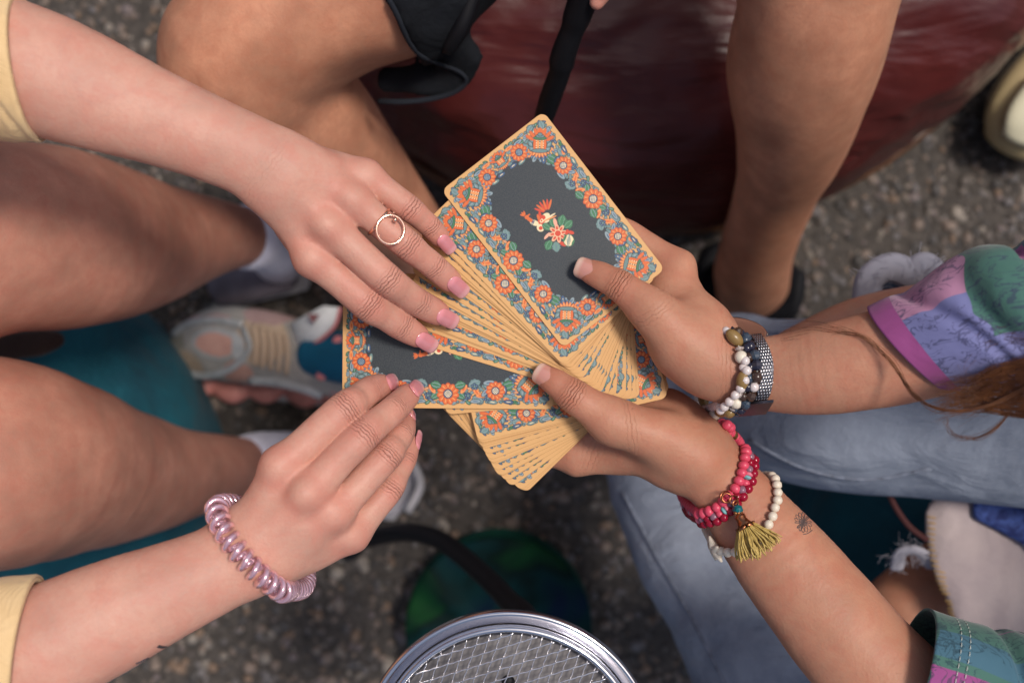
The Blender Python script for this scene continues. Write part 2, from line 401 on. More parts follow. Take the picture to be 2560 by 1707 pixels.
# ------------------------------------------------------------ cards
CW, CL, CT = 0.0737, 0.1140, 0.00027
def card_art():
    """paint the printed back of the cards; returns colour grid (ny,nx,3), linear"""
    s = 0.15; nx, ny = int(CW*1000/s), int(CL*1000/s)
    nx -= nx % 2; ny -= ny % 2
    X, Y = np.meshgrid((np.arange(nx)+.5)*s-nx*s/2, (np.arange(ny)+.5)*s-ny*s/2)
    YEL = (0.66, 0.375, 0.145); INK = (0.022, 0.030, 0.040); BLK = (0.028, 0.038, 0.048)
    ORG = (0.68, 0.14, 0.035); ORL = (0.78, 0.30, 0.10); ORD = (0.42, 0.06, 0.02); TEA = (0.14, 0.24, 0.24); GRN = (0.05, 0.19, 0.09)
    BLU = (0.045, 0.10, 0.20); GRY = (0.25, 0.33, 0.36); CRM = (0.82, 0.68, 0.42); RED = (0.62, 0.06, 0.03)
    img = np.empty((ny, nx, 3)); img[:] = YEL
    def put(mask, col): img[mask] = col
    def el(cx, cy, a, b, ang=0):
        c, s_ = math.cos(ang), math.sin(ang); x = X-cx; y = Y-cy
        return ((x*c+y*s_)/a)**2+((-x*s_+y*c)/b)**2
    def E(cx, cy, a, b, ang, col, line=None, lw=0.35):
        if line is not None: put(el(cx, cy, a+lw, b+lw, ang) < 1, line)
        put(el(cx, cy, a, b, ang) < 1, col)
    def leaf(cx, cy, ln, wd, ang, col, line=INK, vein=GRY):
        c, s_ = math.cos(ang), math.sin(ang); x = (X-cx)*c+(Y-cy)*s_; y = -(X-cx)*s_+(Y-cy)*c
        u = x/ln
        prof = wd*np.sin(np.pi*np.clip(u, 0, 1))**0.75*(1+0.22*np.abs(np.sin(u*12)))
        wd *= 1.0; prof = prof*1.3
        k = (u > 0) & (u < 1)
        put(k & (np.abs(y) < prof+0.30), line); put(k & (np.abs(y) < prof-0.05), col)
        put(k & (np.abs(np.abs(y)-0.45*prof) < 0.17) & (u > .1) & (u < .85), vein)
    def flower(cx, cy, r, lattice=True):
        for i in range(11):
            a = i*2*math.pi/11; E(cx+math.cos(a)*r*.64, cy+math.sin(a)*r*.64, r*.42, r*.27, a, ORG, ORD, 0.28)
            E(cx+math.cos(a)*r*.70, cy+math.sin(a)*r*.70, r*.24, r*.07, a, ORL)
        E(cx, cy, r*.42, r*.42, 0, BLU, INK, 0.3)
        q = (el(cx, cy, r*.36, r*.36) < 1) & ((np.abs((X-cx+Y-cy) % 1.25-.62) < .2) | (np.abs((X-cx-Y+cy) % 1.25-.62) < .2))
        put(q, CRM if lattice else GRY)
    def berries(cx, cy, n=6):
        for i in range(n):
            a = i*2*math.pi/n; E(cx+1.25*math.cos(a), cy+1.25*math.sin(a), .62, .62, 0, BLU, INK, .22); E(cx+1.25*math.cos(a)-.15, cy+1.25*math.sin(a)+.15, .2, .2, 0, GRY)
        E(cx, cy, .6, .6, 0, TEA, INK, .2)
    def bulb(cx, cy, ang, k=1.0):
        c, s_ = math.cos(ang), math.sin(ang)
        def at(u, v): return cx+(u*c-v*s_)*k, cy+(u*s_+v*c)*k
        for i in range(9):      # fringe behind, towards the middle of the card
            a = ang+math.pi+(i-4)*0.27; x, y = cx+5.6*k*math.cos(a), cy+5.6*k*math.sin(a)
            E(x, y, 1.9*k, .62*k, a, ORL, ORD, .25)
            if k > .9: E(cx+8.4*math.cos(a), cy+8.4*math.sin(a), .52, .52, 0, (0.12, 0.22, 0.34), INK, .15)
        for v in (-1, 1):
            for j, (u, vv) in enumerate(((-2.5, 4.6), (0.2, 5.2), (2.6, 4.6))):
                x, y = at(u, v*vv); E(x, y, 1.9*k, 1.25*k, ang+v*0.6, TEA, INK, .3); E(x, y, 1.0*k, .5*k, ang+v*.6, GRY)
        for i in range(7):
            a = ang+(i-3)*0.34; x, y = cx+6.9*k*math.cos(a), cy+6.9*k*math.sin(a)
            E(x, y, 2.6*k, .85*k, a, ORG, ORD, .2)
        x, y = at(7.2, 0); E(x, y, 1.9*k, 1.9*k, 0, ORG)
        x, y = at(0, 0); E(x, y, 4.1*k, 4.2*k, ang, INK)
        for v, w_ in ((-2.9, .85), (-1.1, .85), (1.1, .85), (2.9, .85)):
            x, y = at(0, v); E(x, y, 3.3*k, w_*k, ang, ORG if abs(v) > 2 else ORL)
        for v in (-2.0, 0, 2.0):
            for u in (-2, -.7, .7, 2):
                x, y = at(u, v); E(x, y, .35*k, .3*k, ang, CRM)
        x, y = at(-3.7, 0); E(x, y, 1.0*k, 4.4*k, ang, TEA, INK, .3); x, y = at(3.6, 0); E(x, y, 1.0*k, 3.6*k, ang, GRN, INK, .3)
        x, y = at(4.7, 0); E(x, y, .9*k, 2.3*k, ang, TEA, INK, .3); x, y = at(5.6, 0); E(x, y, .9*k, 1.2*k, ang, TEA, INK, .3)
    # dark middle with scalloped outline
    th = np.arctan2(Y/1.85, X); rr = (np.abs(X/26.2)**2.6+np.abs(Y/45.5)**2.5)**(1/2.55)
    put(rr+0.016*np.cos(th*36) < 1, BLK)
    # small leaves filling the border under the flowers
    lr = random.Random(11); pl = []
    for _ in range(5000):
        x = lr.uniform(0, 33.6); y = lr.uniform(0, 54.0); rr_ = ((x/25.6)**2.6+(y/44.8)**2.5)**(1/2.55)
        if rr_ < 1.0: continue
        if any((x-a)**2+(y-b)**2 < 1.9**2 for a, b in pl): continue
        pl.append((x, y))
    for x, y in pl:
        an = lr.uniform(-.8, .8)+(math.pi/2 if x > 22 and y < 46 else 0); col = lr.choice((TEA, TEA, GRY, BLU, GRN, ORL, TEA)); a_ = lr.uniform(1.2, 1.8); b_ = a_*lr.uniform(.42, .6); hv = lr.random()
        for sx in (-1, 1):
            for sy in (-1, 1):
                E(sx*x, sy*y, a_, b_, an*sx*sy, col, INK, .22)
                if hv < .6: E(sx*x, sy*y, a_*.6, b_*.25, an*sx*sy, GRY if col is not GRY else BLU)
    for sx in (-1, 1):
        for sy in (-1, 1):
            for (lx, ly, ln, wd, an, col) in (
                (26, 33, 7.5, 1.9, -1.9, TEA), (22.5, 36, 8, 1.8, -1.2, GRN), (28.5, 20, 7.5, 1.7, 1.9, GRN), (23.5, 19, 7.5, 1.8, 1.4, TEA), (30, 35, 6, 1.5, -1.3, TEA),
                (30.5, 13, 6.5, 1.5, 1.2, TEA), (24.5, 11, 7, 1.7, 2.0, TEA), (31, 9, 5.5, 1.4, -2.2, GRN), (18, 46, 7, 1.8, 2.7, TEA), (17.5, 50.5, 6.5, 1.4, 2.9, GRN),
                (5.5, 50, 6.5, 1.6, 0.5, TEA), (5, 45.5, 5.5, 1.4, .15, TEA), (30.5, 49, 5, 1.3, 1.3, TEA), (22, 52.8, 5.5, 1.3, 0.3, TEA)):
                a = an
                if sx < 0: a = math.pi-a
                if sy < 0: a = -a
                leaf(sx*lx, sy*ly, ln, wd, a, col)
            for (cx, cy, a_, b_, an) in ((27.5, 15.3, 2.6, 1.2, .7), (26, 8.5, 2.7, 1.1, -.6), (29.5, 17.3, 2.2, 1.0, 1.6), (31.5, 31.5, 1.6, .9, 1.2), (8, 52.2, 2.6, .9, 0), (16, 42.3, 2.2, 1.0, .5)):
                a = an*sx*sy; E(sx*cx, sy*cy, a_, b_, a, ORL, ORD, .2); E(sx*cx, sy*cy, a_*.5, b_*.5, a, ORG)
            for (cx, cy, a_, b_, an, col) in ((20.3, 35.5, 2.6, 1.0, 1.0, BLU), (33, 24, 2.2, .8, 1.5, TEA), (22.4, 22, 2.6, 1.0, 1.7, GRY), (31.8, 46.2, 2.0, .9, .9, GRY), (26.2, 30.4, 1.9, .9, .2, BLU), (27.8, 20, 2.3, .9, -.7, GRY), (24.2, 6.5, 2.0, .8, 1.4, BLU), (32.6, 14.8, 2.4, .8, 1.6, GRY), (32.8, 32.6, 2.2, .8, 1.5, BLU), (16.5, 38.6, 2.0, .9, .4, GRY), (14.2, 51.8, 2.4, .8, 0, GRY), (9.5, 41.6, 2.2, .8, .1, TEA), (4.2, 42.8, 2.0, .8, 0, BLU), (25.5, 51.2, 2.0, .8, .6, TEA)):
                a = an*sx*sy; E(sx*cx, sy*cy, a_*1.15, b_*1.25, a, col, INK, .3); E(sx*cx, sy*cy, a_*.6, b_*.3, a, CRM if col is not GRY else BLU)
            berries(sx*30.8, sy*21.5); berries(sx*24.6, sy*14.2, 5); berries(sx*29.6, sy*10.8, 5); berries(sx*7, sy*46, 3)
            flower(sx*26.8, sy*25.5, 4.7); flower(sx*11.5, sy*46.8, 4.6, False)
            bulb(sx*23.6, sy*43.2, math.atan2(sy*1.0, sx*0.82))
            for q in ((33.2, 38), (33, 28.5), (33.4, 42.5), (21, 53.6), (27.2, 53.9), (16.2, 53.8), (32.9, 5.2), (1.9, 53.6)):
                E(sx*q[0], sy*q[1], .62, .62, 0, TEA, INK, .25)
    for sx in (-1, 1): flower(sx*28.6, 0, 5.5); leaf(sx*24.5, 3.6, 6, 1.5, 1.8 if sx > 0 else 1.35, GRN); leaf(sx*24.5, -3.6, 6, 1.5, -1.8 if sx > 0 else -1.35, GRN)
    for sy in (-1, 1): bulb(0, sy*49.2, sy*math.pi/2, 0.62)
    # folk bird over a flower; drawn looking along -x when the card stands upright
    BS = 1.02
    def e(cx, cy, a, b, an, col, **k): E(cx*BS, cy*BS, a*BS, b*BS, an, col, **k)
    for i in range(6):
        a = math.radians(38+i*17); e(3.2+5*math.cos(a), 9.5+4.6*math.sin(a), 3.0, .62, a, RED if i % 2 else ORG)
    e(-1.2, 7.5, 5.0, 2.5, 0.25, CRM); e(-2.0, 8.0, 3.3, 2.0, .5, RED); e(2.2, 7.0, 4.4, .55, -.1, CRM); e(2.4, 6.1, 4.0, .45, -.25, ORL); e(1.2, 5.4, 3.2, .4, -.3, CRM)
    e(-2.1, 8.0, 1.15, 1.15, 0, CRM); e(-2.1, 8.0, .5, .5, 0, RED)
    e(-5.0, 5.2, 2.0, 2.2, 0, CRM); e(-5.0, 5.0, 1.1, 1.1, 0, RED); e(-1.0, 10.8, .8, 2.4, -.5, RED); e(-2.4, 10.4, .7, 2.0, -.3, ORG)
    e(-6.0, 9.6, 1.5, 2.7, .5, CRM); e(-6.9, 12.4, 1.0, 2.6, .3, ORG); e(-7.4, 14.6, 1.2, 1.2, 0, ORG)
    e(-6.4, 10.6, 1.5, .3, .5, BLU); e(-6.2, 9.9, 1.5, .25, .5, BLU)
    for a in (1.2, 1.7, 2.2): e(-7.7+1.7*math.cos(a), 15.6+1.7*math.sin(a), 1.3, .5, a, ORG)
    e(-5.7, 14.9, .9, .35, -.1, ORG)
    for (x, y, l, wd, a, c) in ((-1, 1, 5.5, 1.3, 1.9, GRN), (1, 1, 5, 1.2, 1.2, GRN), (4.5, -1, 6.5, 1.7, .7, GRN), (5.5, -3, 6, 1.6, .1, GRN), (-4.5, -4, 6, 1.7, 3.6, GRN), (-3, -6, 6, 1.6, 4.2, TEA)):
        leaf(x*BS, y*BS, l*BS, wd*BS, a, c, line=BLK, vein=(0.16, 0.34, 0.22))
    for i in range(8):
        a = i*math.pi/4+.3; e(0.8+3.3*math.cos(a), -3.2+3.3*math.sin(a), 2.1, 1.15, a, (0.80, 0.42, 0.25)); e(0.8+3.0*math.cos(a), -3.2+3.0*math.sin(a), 1.2, .55, a, RED)
    e(.8, -3.2, 1.7, 1.7, 0, RED, line=CRM)
    e(3.4, 2.6, 1.0, 2.4, -.4, (0.82, 0.40, 0.28)); e(-4.8, -.6, 2.4, .8, .2, (0.82, 0.40, 0.28)); e(6.8, -7.2, 1.9, 1.0, -.9, RED); e(5.2, -5.8, 1.7, .9, .6, RED); e(-.6, -9.6, 1.0, 2.0, .4, RED)
    e(3.2, -10.0, 2.7, 3.1, -.6, CRM, line=GRN)
    for v in (-1.3, 0, 1.3): e(3.2+v, -10.0+v*.6, .3, 2.6, -.5, TEA)
    e(2.2, -7.7, 2.2, .7, .5, GRN); e(4.4, -12.4, 1.6, .6, .5, GRN)
    # average down 2x2
    img = img.reshape(ny//2, 2, nx//2, 2, 3).mean((1, 3))
    return img
def card_mesh():
    art = card_art(); ny, nx = art.shape[:2]
    # front face grid with rounded corners, clipped by squeezing the outline rows
    xs = np.linspace(-CW/2, CW/2, nx); ys = np.linspace(-CL/2, CL/2, ny); rc = 0.0042
    X, Y = np.meshgrid(xs, ys)
    over = np.maximum(np.abs(Y)-(CL/2-rc), 0); lim = CW/2-rc+np.sqrt(np.maximum(rc**2-over**2, 0))
    X2 = X*lim/(CW/2)
    V = np.stack([X2, Y, np.full_like(X, CT/2)], 2).reshape(-1, 3)
    i = np.arange(ny-1)[:, None]*nx+np.arange(nx-1)[None]; F = np.stack([i, i+1, i+nx+1, i+nx], 2).reshape(-1, 4)
    # sample art where the squeezed vertices really are
    jx = np.clip(((X2+CW/2)/CW*(nx-1)).round().astype(int), 0, nx-1); jy = np.clip(((Y+CL/2)/CL*(ny-1)).round().astype(int), 0, ny-1)
    c = art[jy, jx].reshape(-1, 3)
    cg = c.reshape(ny, nx, 3)
    for sl in ((slice(0, 1), slice(None)), (slice(ny-1, ny), slice(None)), (slice(None), slice(0, 1)), (slice(None), slice(nx-1, nx))): cg[sl] = cg[sl]*.35+np.array((0.30, 0.12, 0.03))*.65  # rim browned for the cut edge, also painting in the shade lines between cards
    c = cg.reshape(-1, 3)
    edge = np.concatenate([np.arange(nx), (np.arange(1, ny))*nx+nx-1, (ny-1)*nx+np.arange(nx-2, -1, -1), np.arange(ny-2, 0, -1)*nx])
    nb = len(V); Vb = V[edge].copy(); Vb[:, 2] = -CT/2
    k = np.arange(len(edge)); k2 = (k+1) % len(edge)
    Fs = np.stack([edge[k], nb+k, nb+k2, edge[k2]], 1)
    cen = np.array([[0, 0, -CT/2]]); V = np.vstack([V, Vb, cen]); ic = len(V)-1
    Fb = np.stack([nb+k2, nb+k, np.full_like(k, ic), np.full_like(k, ic)], 1)
    me = mesh_data('playing_card', V, np.vstack([F, Fs]))
    # underside as triangles appended through a second small mesh is not needed: one n-gon
    import bmesh
    bm = bmesh.new(); bm.from_mesh(me); bm.verts.ensure_lookup_table()
    try: bm.faces.new([bm.verts[nb+j] for j in k[::-1]])
    except Exception: pass
    for f in bm.faces: f.smooth = False
    bm.to_mesh(me); bm.free()
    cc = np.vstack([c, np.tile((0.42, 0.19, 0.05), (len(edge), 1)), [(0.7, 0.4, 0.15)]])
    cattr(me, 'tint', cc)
    m, t, b = mat('printed_card')
    t.links.new(mixc(t, 0.018, att(t, 'tint', True), ramp(t, noise_tex(t, 1500, 3), [(0.4, (0, 0, 0)), (0.6, (1, 0.9, 0.7))])), b.inputs['Base Color'])
    b.inputs['Roughness'].default_value = 0.48; b.inputs['Specular IOR Level'].default_value = 0.28
    bump(t, b, noise_tex(t, 1600, 2), 0.05, 0.0002)
    me.materials.append(m)
    return me
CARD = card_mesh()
CARDS = []
def card(n2x, n2y, phi, h, label, group, sy=1.0, tilt=(0, 0), sx=1.0):
    """n2: lower near corner in photograph pixels; phi: how far the long axis points above 'left'"""
    a = math.radians(phi); C = P(n2x, n2y, h)
    f = np.array([-math.cos(a), math.sin(a), 0]); s_ = np.array([-math.sin(a), -math.cos(a), 0])
    c = C-s_*CW*sx/2+f*CL*sy/2
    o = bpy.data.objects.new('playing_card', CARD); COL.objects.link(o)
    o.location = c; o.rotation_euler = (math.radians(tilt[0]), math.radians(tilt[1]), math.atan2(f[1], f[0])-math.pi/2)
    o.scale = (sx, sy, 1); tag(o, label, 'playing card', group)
    CARDS.append(o); return o
def interp(keys, u):
    keys = np.array(keys, float); t = np.linspace(0, 1, len(keys)); return [np.interp(u, t, keys[:, i]) for i in range(keys.shape[1])]
ORD = 'first second third fourth fifth sixth seventh eighth ninth tenth eleventh twelfth thirteenth fourteenth fifteenth sixteenth seventeenth eighteenth nineteenth twentieth'.split()
def cards():
    h = 14.0; dz = 0.44; r = random.Random(3)
    card(1408, 870, 52.3, h, 'top card of the fan, whole dark oval and folk bird in view under a thumb', None); h -= 0.9
    card(1408, 914, 46.5, h, 'second card of the fan, its flowered left border showing beside the top card', None); h -= dz
    g = 'cards fanned below the top card'
    keys = [(1412, 917, 44.5), (1424, 927, 39), (1444, 940, 31), (1484, 968, 24), (1515, 1001, 16.8)]
    n = 19; gaps = np.cumsum([0]+[r.choice((.35, .5, .7, 1.0, 1.9, 2.6)) for _ in range(n-1)]); gaps = gaps/gaps[-1]
    for i in range(n):
        u = gaps[i]; x, y, p = interp(keys, u)
        x += r.uniform(-3, 3); y += r.uniform(-2, 2); p += r.uniform(-.5, .5)
        card(x, y, p, h, tilt=(r.uniform(-.12, .12), r.uniform(-.12, .12)), label='orange edged card, %s below the second card in the tight upper fan' % ORD[i], group=g); h -= dz
    h -= 0.4
    card(1384, 1023, 0.5, h, 'lone card drawn out sideways, dark middle showing between the fingers at left', None, sy=1.08, sx=1.06); h -= 0.7
    g = 'cards standing out below the upper hand'; j5 = 0
    for (x, y, p) in ((1541, 990, 3), (1565, 993, 0.5), (1580, 995, -1.5), (1592, 996, -3), (1600, 994, -5)):
        o = card(x, y, p, h-0.4, 'orange edged card with its near end out between the thumbs, %s from the left' % ORD[j5], g); j5 += 1; h -= dz
    g = 'cards in the lowest part of the fan'
    keys = [(1669, 995, -13), (1668, 990, -14.5), (1669, 985, -16), (1675, 980, -20.5), (1675, 974, -25.5), (1672, 960, -29), (1668, 935, -36), (1656, 896, -44.5)]
    n = 20; gaps = np.cumsum([0]+[r.choice((.4, .6, .8, 1.2, 1.9)) for _ in range(n-1)]); gaps = gaps/gaps[-1]
    for i in range(n):
        u = gaps[i]; x, y, p = interp(keys, u)
        # keep the far corner on its traced arc
        if i: p += r.uniform(-.4, .4)
        lab = 'orange edged card in the lowest fan below the dark card, %s under its uppermost' % ORD[i-1] if i else 'uppermost card of the lowest fan, orange corner flower showing below the dark card'
        card(x+r.uniform(-2, 2), y+r.uniform(-2, 2), p, h, lab, g if i else None); h -= dz
cards()

# ------------------------------------------------------------ hands
BVHS = {}
class Hand:
    def __init__(s, lo, hi, h=0.001):
        s.F = Field(lo, hi, h); s.joints = []; s.tips = []; s.pales = []; s.core = s.F.blank(); s.fing = []
    def core_tube(s, rows, k=0.012, n=5):
        o = s.F.tube(s.F.blank(), rows, n); s.core = smin(s.core, o, k)
    def finger(s, J, roll=0, k=0.0065, taper=None, nail=None, flat=0.93, crease=1.0, fat=1.04):
        """J: 4 (px,py,h,r) joints: knuckle, middle, end joint, centre of the tip"""
        A = st([(j[0], j[1], j[2], j[3]*fat, flat) for j in J]); A[:, 5] = math.radians(roll)
        rows = []
        for i in range(len(A)-1):
            rows.append(A[i]); m = (A[i]+A[i+1])/2; m[3] *= 0.955; m[4] *= 0.95; rows.append(m)
        rows[-1] = A[-2]*0.35+A[-1]*0.65; rows[-1][3] *= 1.04; rows[-1][4] *= 1.0
        e = A[-1].copy(); e[4] *= 0.9; rows.append(e)
        o = s.F.tube(s.F.blank(), np.array(rows), 4); s.fing.append((o, k))
        for q in range(1, len(A)-1):
            u, v, w_ = frame(A[q+1][:3]-A[q-1][:3], math.radians(roll))
            s.joints.append((A[q][:3], u, w_, A[q][3], crease*(1.0 if q == 1 else 0.75)))
        u, v, w_ = frame(A[-1][:3]-A[-2][:3], math.radians(roll)); s.tips.append((A[-1][:3], A[-1][3]))
        return A[-1], (u, v, w_)
    def build(s):
        d = s.core
        for o, k in s.fing: d = np.minimum(d, smin(s.core, o, k))
        s.F.d = d
    def finish(s, smooth=2):
        V, Fq = s.F.mesh(smooth); n = len(V)
        fa = np.zeros(n); jm = np.zeros(n); red = np.zeros(n); pale = np.zeros(n)
        for (J, u, w_, r, c) in s.joints:
            q = V-J; al = q @ u; dist = np.linalg.norm(q, axis=1); dors = np.clip((q @ w_)/r+0.35, 0, 1)
            m = np.exp(-(al/(r*0.50))**2)*np.clip(1.9-dist/r, 0, 1)*dors*c
            k = m > jm; fa[k] = al[k]*1000; jm[k] = m[k]
            red = np.maximum(red, 0.75*np.exp(-(dist/(r*1.35))**2)*dors)
        for (T, r) in s.tips:
            dist = np.linalg.norm(V-T, axis=1); red = np.maximum(red, 0.9*np.exp(-(dist/(r*1.7))**2))
        for (T, r, a) in s.pales:
            dist = np.linalg.norm(V-T, axis=1); pale = np.maximum(pale, a*np.exp(-(dist/r)**2)); red = np.maximum(red, 0.55*a*np.exp(-((dist-1.4*r)/(r*.7))**2))
        for (J, u, sig, a, r) in getattr(s, 'creasebands', []):
            q = V-J; al = q @ u; dist = np.linalg.norm(q-np.outer(al, u), axis=1); m = a*np.exp(-(al/sig)**2)*np.clip(1.5-dist/r, 0, 1); k = m > jm; fa[k] = al[k]*700; jm[k] = m[k]
        return V, Fq, dict(fa=fa, jm=jm, red=red, pale=pale)
def nail(end, fr, length, width, over, mat_, parent, back=0.55, lift=0.0, label=None, thick=0.00055, bow=1.0, roll=0):
    """a curved nail plate seated on the back of the fingertip"""
    u, v, w_ = fr
    if roll: c, s_ = math.cos(math.radians(roll)), math.sin(math.radians(roll)); v, w_ = c*v+s_*w_, c*w_-s_*v
    C = end[:3]; r = end[3]; rw = end[4]; nu, nv = 14, 18; top = []; vals = []
    hw = width/2; Rn = max(r*0.92, hw*1.04)
    start = -length+over+r
    for j in range(nv+1):
        b = j/nv; x0 = start+b*length
        # outline: round cuticle, softly squared end
        f = math.sqrt(max(0, 1-((0.36-b)/0.36)**2))*0.98+0.02 if b < 0.36 else 1.0
        if b > 0.88: f = math.sqrt(max(0.0, 1-((b-0.88)/0.12)**2*0.55))
        f *= (0.92+0.08*math.sin(min(b/0.6, 1)*math.pi/2))*(1-0.10*max(0, b-0.6)/0.4)
        for i in range(nu+1):
            a = (i/nu*2-1); y = a*hw*f; z = math.sqrt(max(Rn**2-y**2, 0))-Rn
            # longitudinal curve downwards at the free end, sunk at the cuticle
            zl = rw*(0.13-0.21*b)-0.0008*bow*max(0, (b-0.5)/0.5)**2-(.0004*((.15-b)/.15) if b < .15 else 0)
            top.append(C+u*x0+v*y+w_*(rw*0.985+z*1.05+zl+lift+0.0003)); vals.append(b)
    top = np.array(top); n = len(top); bot = top-w_*thick; V = np.vstack([top, bot]); F = []
    W = nu+1
    for j in range(nv):
        for i in range(nu):
            a = j*W+i; F.append((a, a+1, a+1+W, a+W)); F.append((n+a, n+a+W, n+a+1+W, n+a+1))
    ring = [i for i in range(W)]+[j*W+nu for j in range(1, nv+1)]+[nv*W+i for i in range(nu-1, -1, -1)]+[j*W for j in range(nv-1, 0, -1)]
    for k in range(len(ring)):
        a, b = ring[k], ring[(k+1) % len(ring)]; F.append((b, a, n+a, n+b))
    V2, c = local(V); me = mesh_data('nail', V2, F); fattr(me, 'nv', np.array(vals+vals))
    o = link('nail', me, mat_, parent, c)
    if label: o['label'] = label
    return o
def body(parent, pieces):
    """pieces: (V, F, attrs, material) -> one mesh object"""
    Vs = []; Fs = []; At = {k: [] for k in ('fa', 'jm', 'red', 'pale')}; mi = []; mats = []; off = 0
    for V, F, a, m in pieces:
        Vs.append(V); Fs.append(F+off); off += len(V)
        for k in At: At[k].append(a.get(k, np.zeros(len(V))) if a else np.zeros(len(V)))
        if m not in mats: mats.append(m)
        mi.append(np.full(len(F), mats.index(m)))
    V, c = local(np.vstack(Vs)); me = mesh_data('body', V, np.vstack(Fs))
    for k in At: fattr(me, k, np.concatenate(At[k]))
    for m in mats: me.materials.append(m)
    me.polygons.foreach_set('material_index', np.concatenate(mi).astype(np.int32))
    return link('body', me, None, parent, c)
def bvh(V, F): return BVHTree.FromPolygons([tuple(v) for v in V], [tuple(int(i) for i in f) for f in F])
def hit(tree, px, py, off=0.0):
    """where the view ray through a pixel meets a surface, lifted off along its normal"""
    o = Vector((0, 0, CAM_Z)); d = (Vector(P(px, py, 0))-o).normalized()
    loc, nr, i, ds = tree.ray_cast(o, d)
    if loc is None: return None
    if nr.z < 0: nr = -nr
    return np.array(loc)+np.array(nr)*off, np.array(nr)

# ---- person A, left side of the photograph: dealing hands
pA = empty('person', tuple(P(-700, 800, -350)), label='person at left in a pale yellow shirt, both hands drawing cards, bare bent legs', cat='person')
A_arm1 = st([(-190, 95, 92, 176, .8), (85, 180, 82, 158, .78), (230, 232, 76, 141, .76), (372, 287, 70, 121, .76), (520, 345, 64, 106, .74), (640, 398, 58, 102, .70), (705, 438, 54, 102, .66)])
lo, hi = extent(A_arm1[1:], st([(1200, 900, 0, 10), (640, 700, -20, 10), (1130, 560, 70, 10)]))
H1 = Hand(lo, hi)
H1.core_tube(A_arm1, 0.0, 6)
H1.core_tube(st([(690, 436, 54, 98, .62), (750, 476, 50, 112, .54), (800, 515, 44, 104, .48), (838, 545, 38, 90, .42)]), 0.010)
mcp1 = {'i': (783, 646, 42, 45), 'm': (823, 566, 48, 45), 'r': (880, 500, 45, 42), 'p': (916, 442, 36, 38)}
base1 = {'i': (690, 480, 48, 46), 'm': (712, 455, 52, 46), 'r': (738, 425, 50, 44), 'p': (755, 400, 44, 42)}
for q in 'imrp': H1.core_tube(st([(*base1[q], .85), ((base1[q][0]+mcp1[q][0])/2, (base1[q][1]+mcp1[q][1])/2, (base1[q][2]+mcp1[q][2])/2, 44, .8), (*mcp1[q], .85)]), 0.007)
# thumb tucked under the palm
H1.core_tube(st([(690, 500, 34, 46), (760, 610, 20, 42), (850, 700, 16, 36)]), 0.010)
H1.core_tube(st([(798, 632, 34, 42, .9), (830, 566, 38, 44, .9), (872, 500, 36, 40, .9), (902, 452, 28, 36, .9)]), 0.006)
f1 = {
 'i': ([mcp1['i'], (922, 762, 38, 41), (1000, 812, 22, 35), (1047, 842, 14, 29)], 0),
 'm': ([mcp1['m'], (967, 700, 42, 40), (1046, 757, 24, 34), (1098, 785, 15.5, 29)], 0),
 'r': ([mcp1['r'], (1020, 613, 38, 37), (1084, 665, 26, 32), (1128, 703, 18.5, 28)], 0),
 'p': ([mcp1['p'], (1026, 524, 34, 33), (1074, 565, 25, 28), (1102, 596, 20, 24)], 0)}
ends1 = {q: H1.finger(j, roll) for q, (j, roll) in f1.items()}
H1.build()
for q, amt, sg in (('i', .0022, .0052), ('m', .0028, .0050), ('r', .0026, .0048), ('p', .0018, .0048)):
    c = P(*mcp1[q][:3]); t_ = c+np.array([0, 0, R(mcp1[q][3], mcp1[q][2])*0.85]); H1.F.ball(t_, 0, amt, sg); H1.pales.append((t_, 0.0065, 0.9))
    b_ = P(*base1[q][:3])+np.array([0, 0, .010]); H1.F.ridge(b_, t_, .0007, .0035)
for a_, b_ in (('i', 'm'), ('m', 'r'), ('r', 'p')):
    c = (P(*mcp1[a_][:3])+P(*mcp1[b_][:3]))/2+np.array([0, 0, .009]); H1.F.ball(c, 0, -.0010, .0055)
H1.F.ball(P(850, 372, 60), 0, .0022, .009)
H1.F.noise(0.00035, 26, 5)
H1.creasebands = [(P(662, 440, 55), unit(P(800, 520, 50)-P(640, 400, 58)), 0.006, 0.16, 0.03)]
V1, Fq1, at1 = H1.finish()
print('hand1', len(V1))

A_arm2 = st([(-180, 1740, 92, 175, .8), (-20, 1672, 86, 164, .8), (155, 1596, 78, 152, .78), (300, 1528, 70, 137, .77), (445, 1466, 62, 118, .76), (560, 1412, 54, 107, .74), (625, 1375, 50, 106, .70)])
lo, hi = extent(A_arm2[1:], st([(1100, 900, 0, 10), (1100, 1500, -30, 10), (600, 1000, 80, 10)]))
H2 = Hand(lo, hi)
H2.core_tube(A_arm2, 0.0, 6)
H2.core_tube(st([(615, 1380, 50, 104, .68, 6), (680, 1345, 50, 112, .60, 10), (740, 1300, 48, 116, .52, 14), (790, 1262, 45, 104, .46, 16)]), 0.010)
mcp2 = {'i': (702, 1166, 54, 47), 'm': (772, 1230, 57, 46), 'r': (836, 1280, 48, 43), 'p': (880, 1336, 34, 40)}
base2 = {'i': (620, 1320, 50, 46), 'm': (640, 1350, 53, 46), 'r': (668, 1385, 50, 44), 'p': (700, 1420, 40, 44)}
for q in 'imrp': H2.core_tube(st([(*base2[q], .85), ((base2[q][0]+mcp2[q][0])/2, (base2[q][1]+mcp2[q][1])/2, (base2[q][2]+mcp2[q][2])/2, 46, .85), (*mcp2[q], .9)]), 0.007)
H2.core_tube(st([(700, 1300, 30, 60), (780, 1190, 16, 50), (850, 1120, 2, 42)]), 0.010)   # ball of the thumb, underneath
H2.core_tube(st([(712, 1170, 46, 44, .9), (772, 1222, 48, 44, .9), (830, 1270, 40, 42, .9), (872, 1325, 28, 38, .9)]), 0.007)
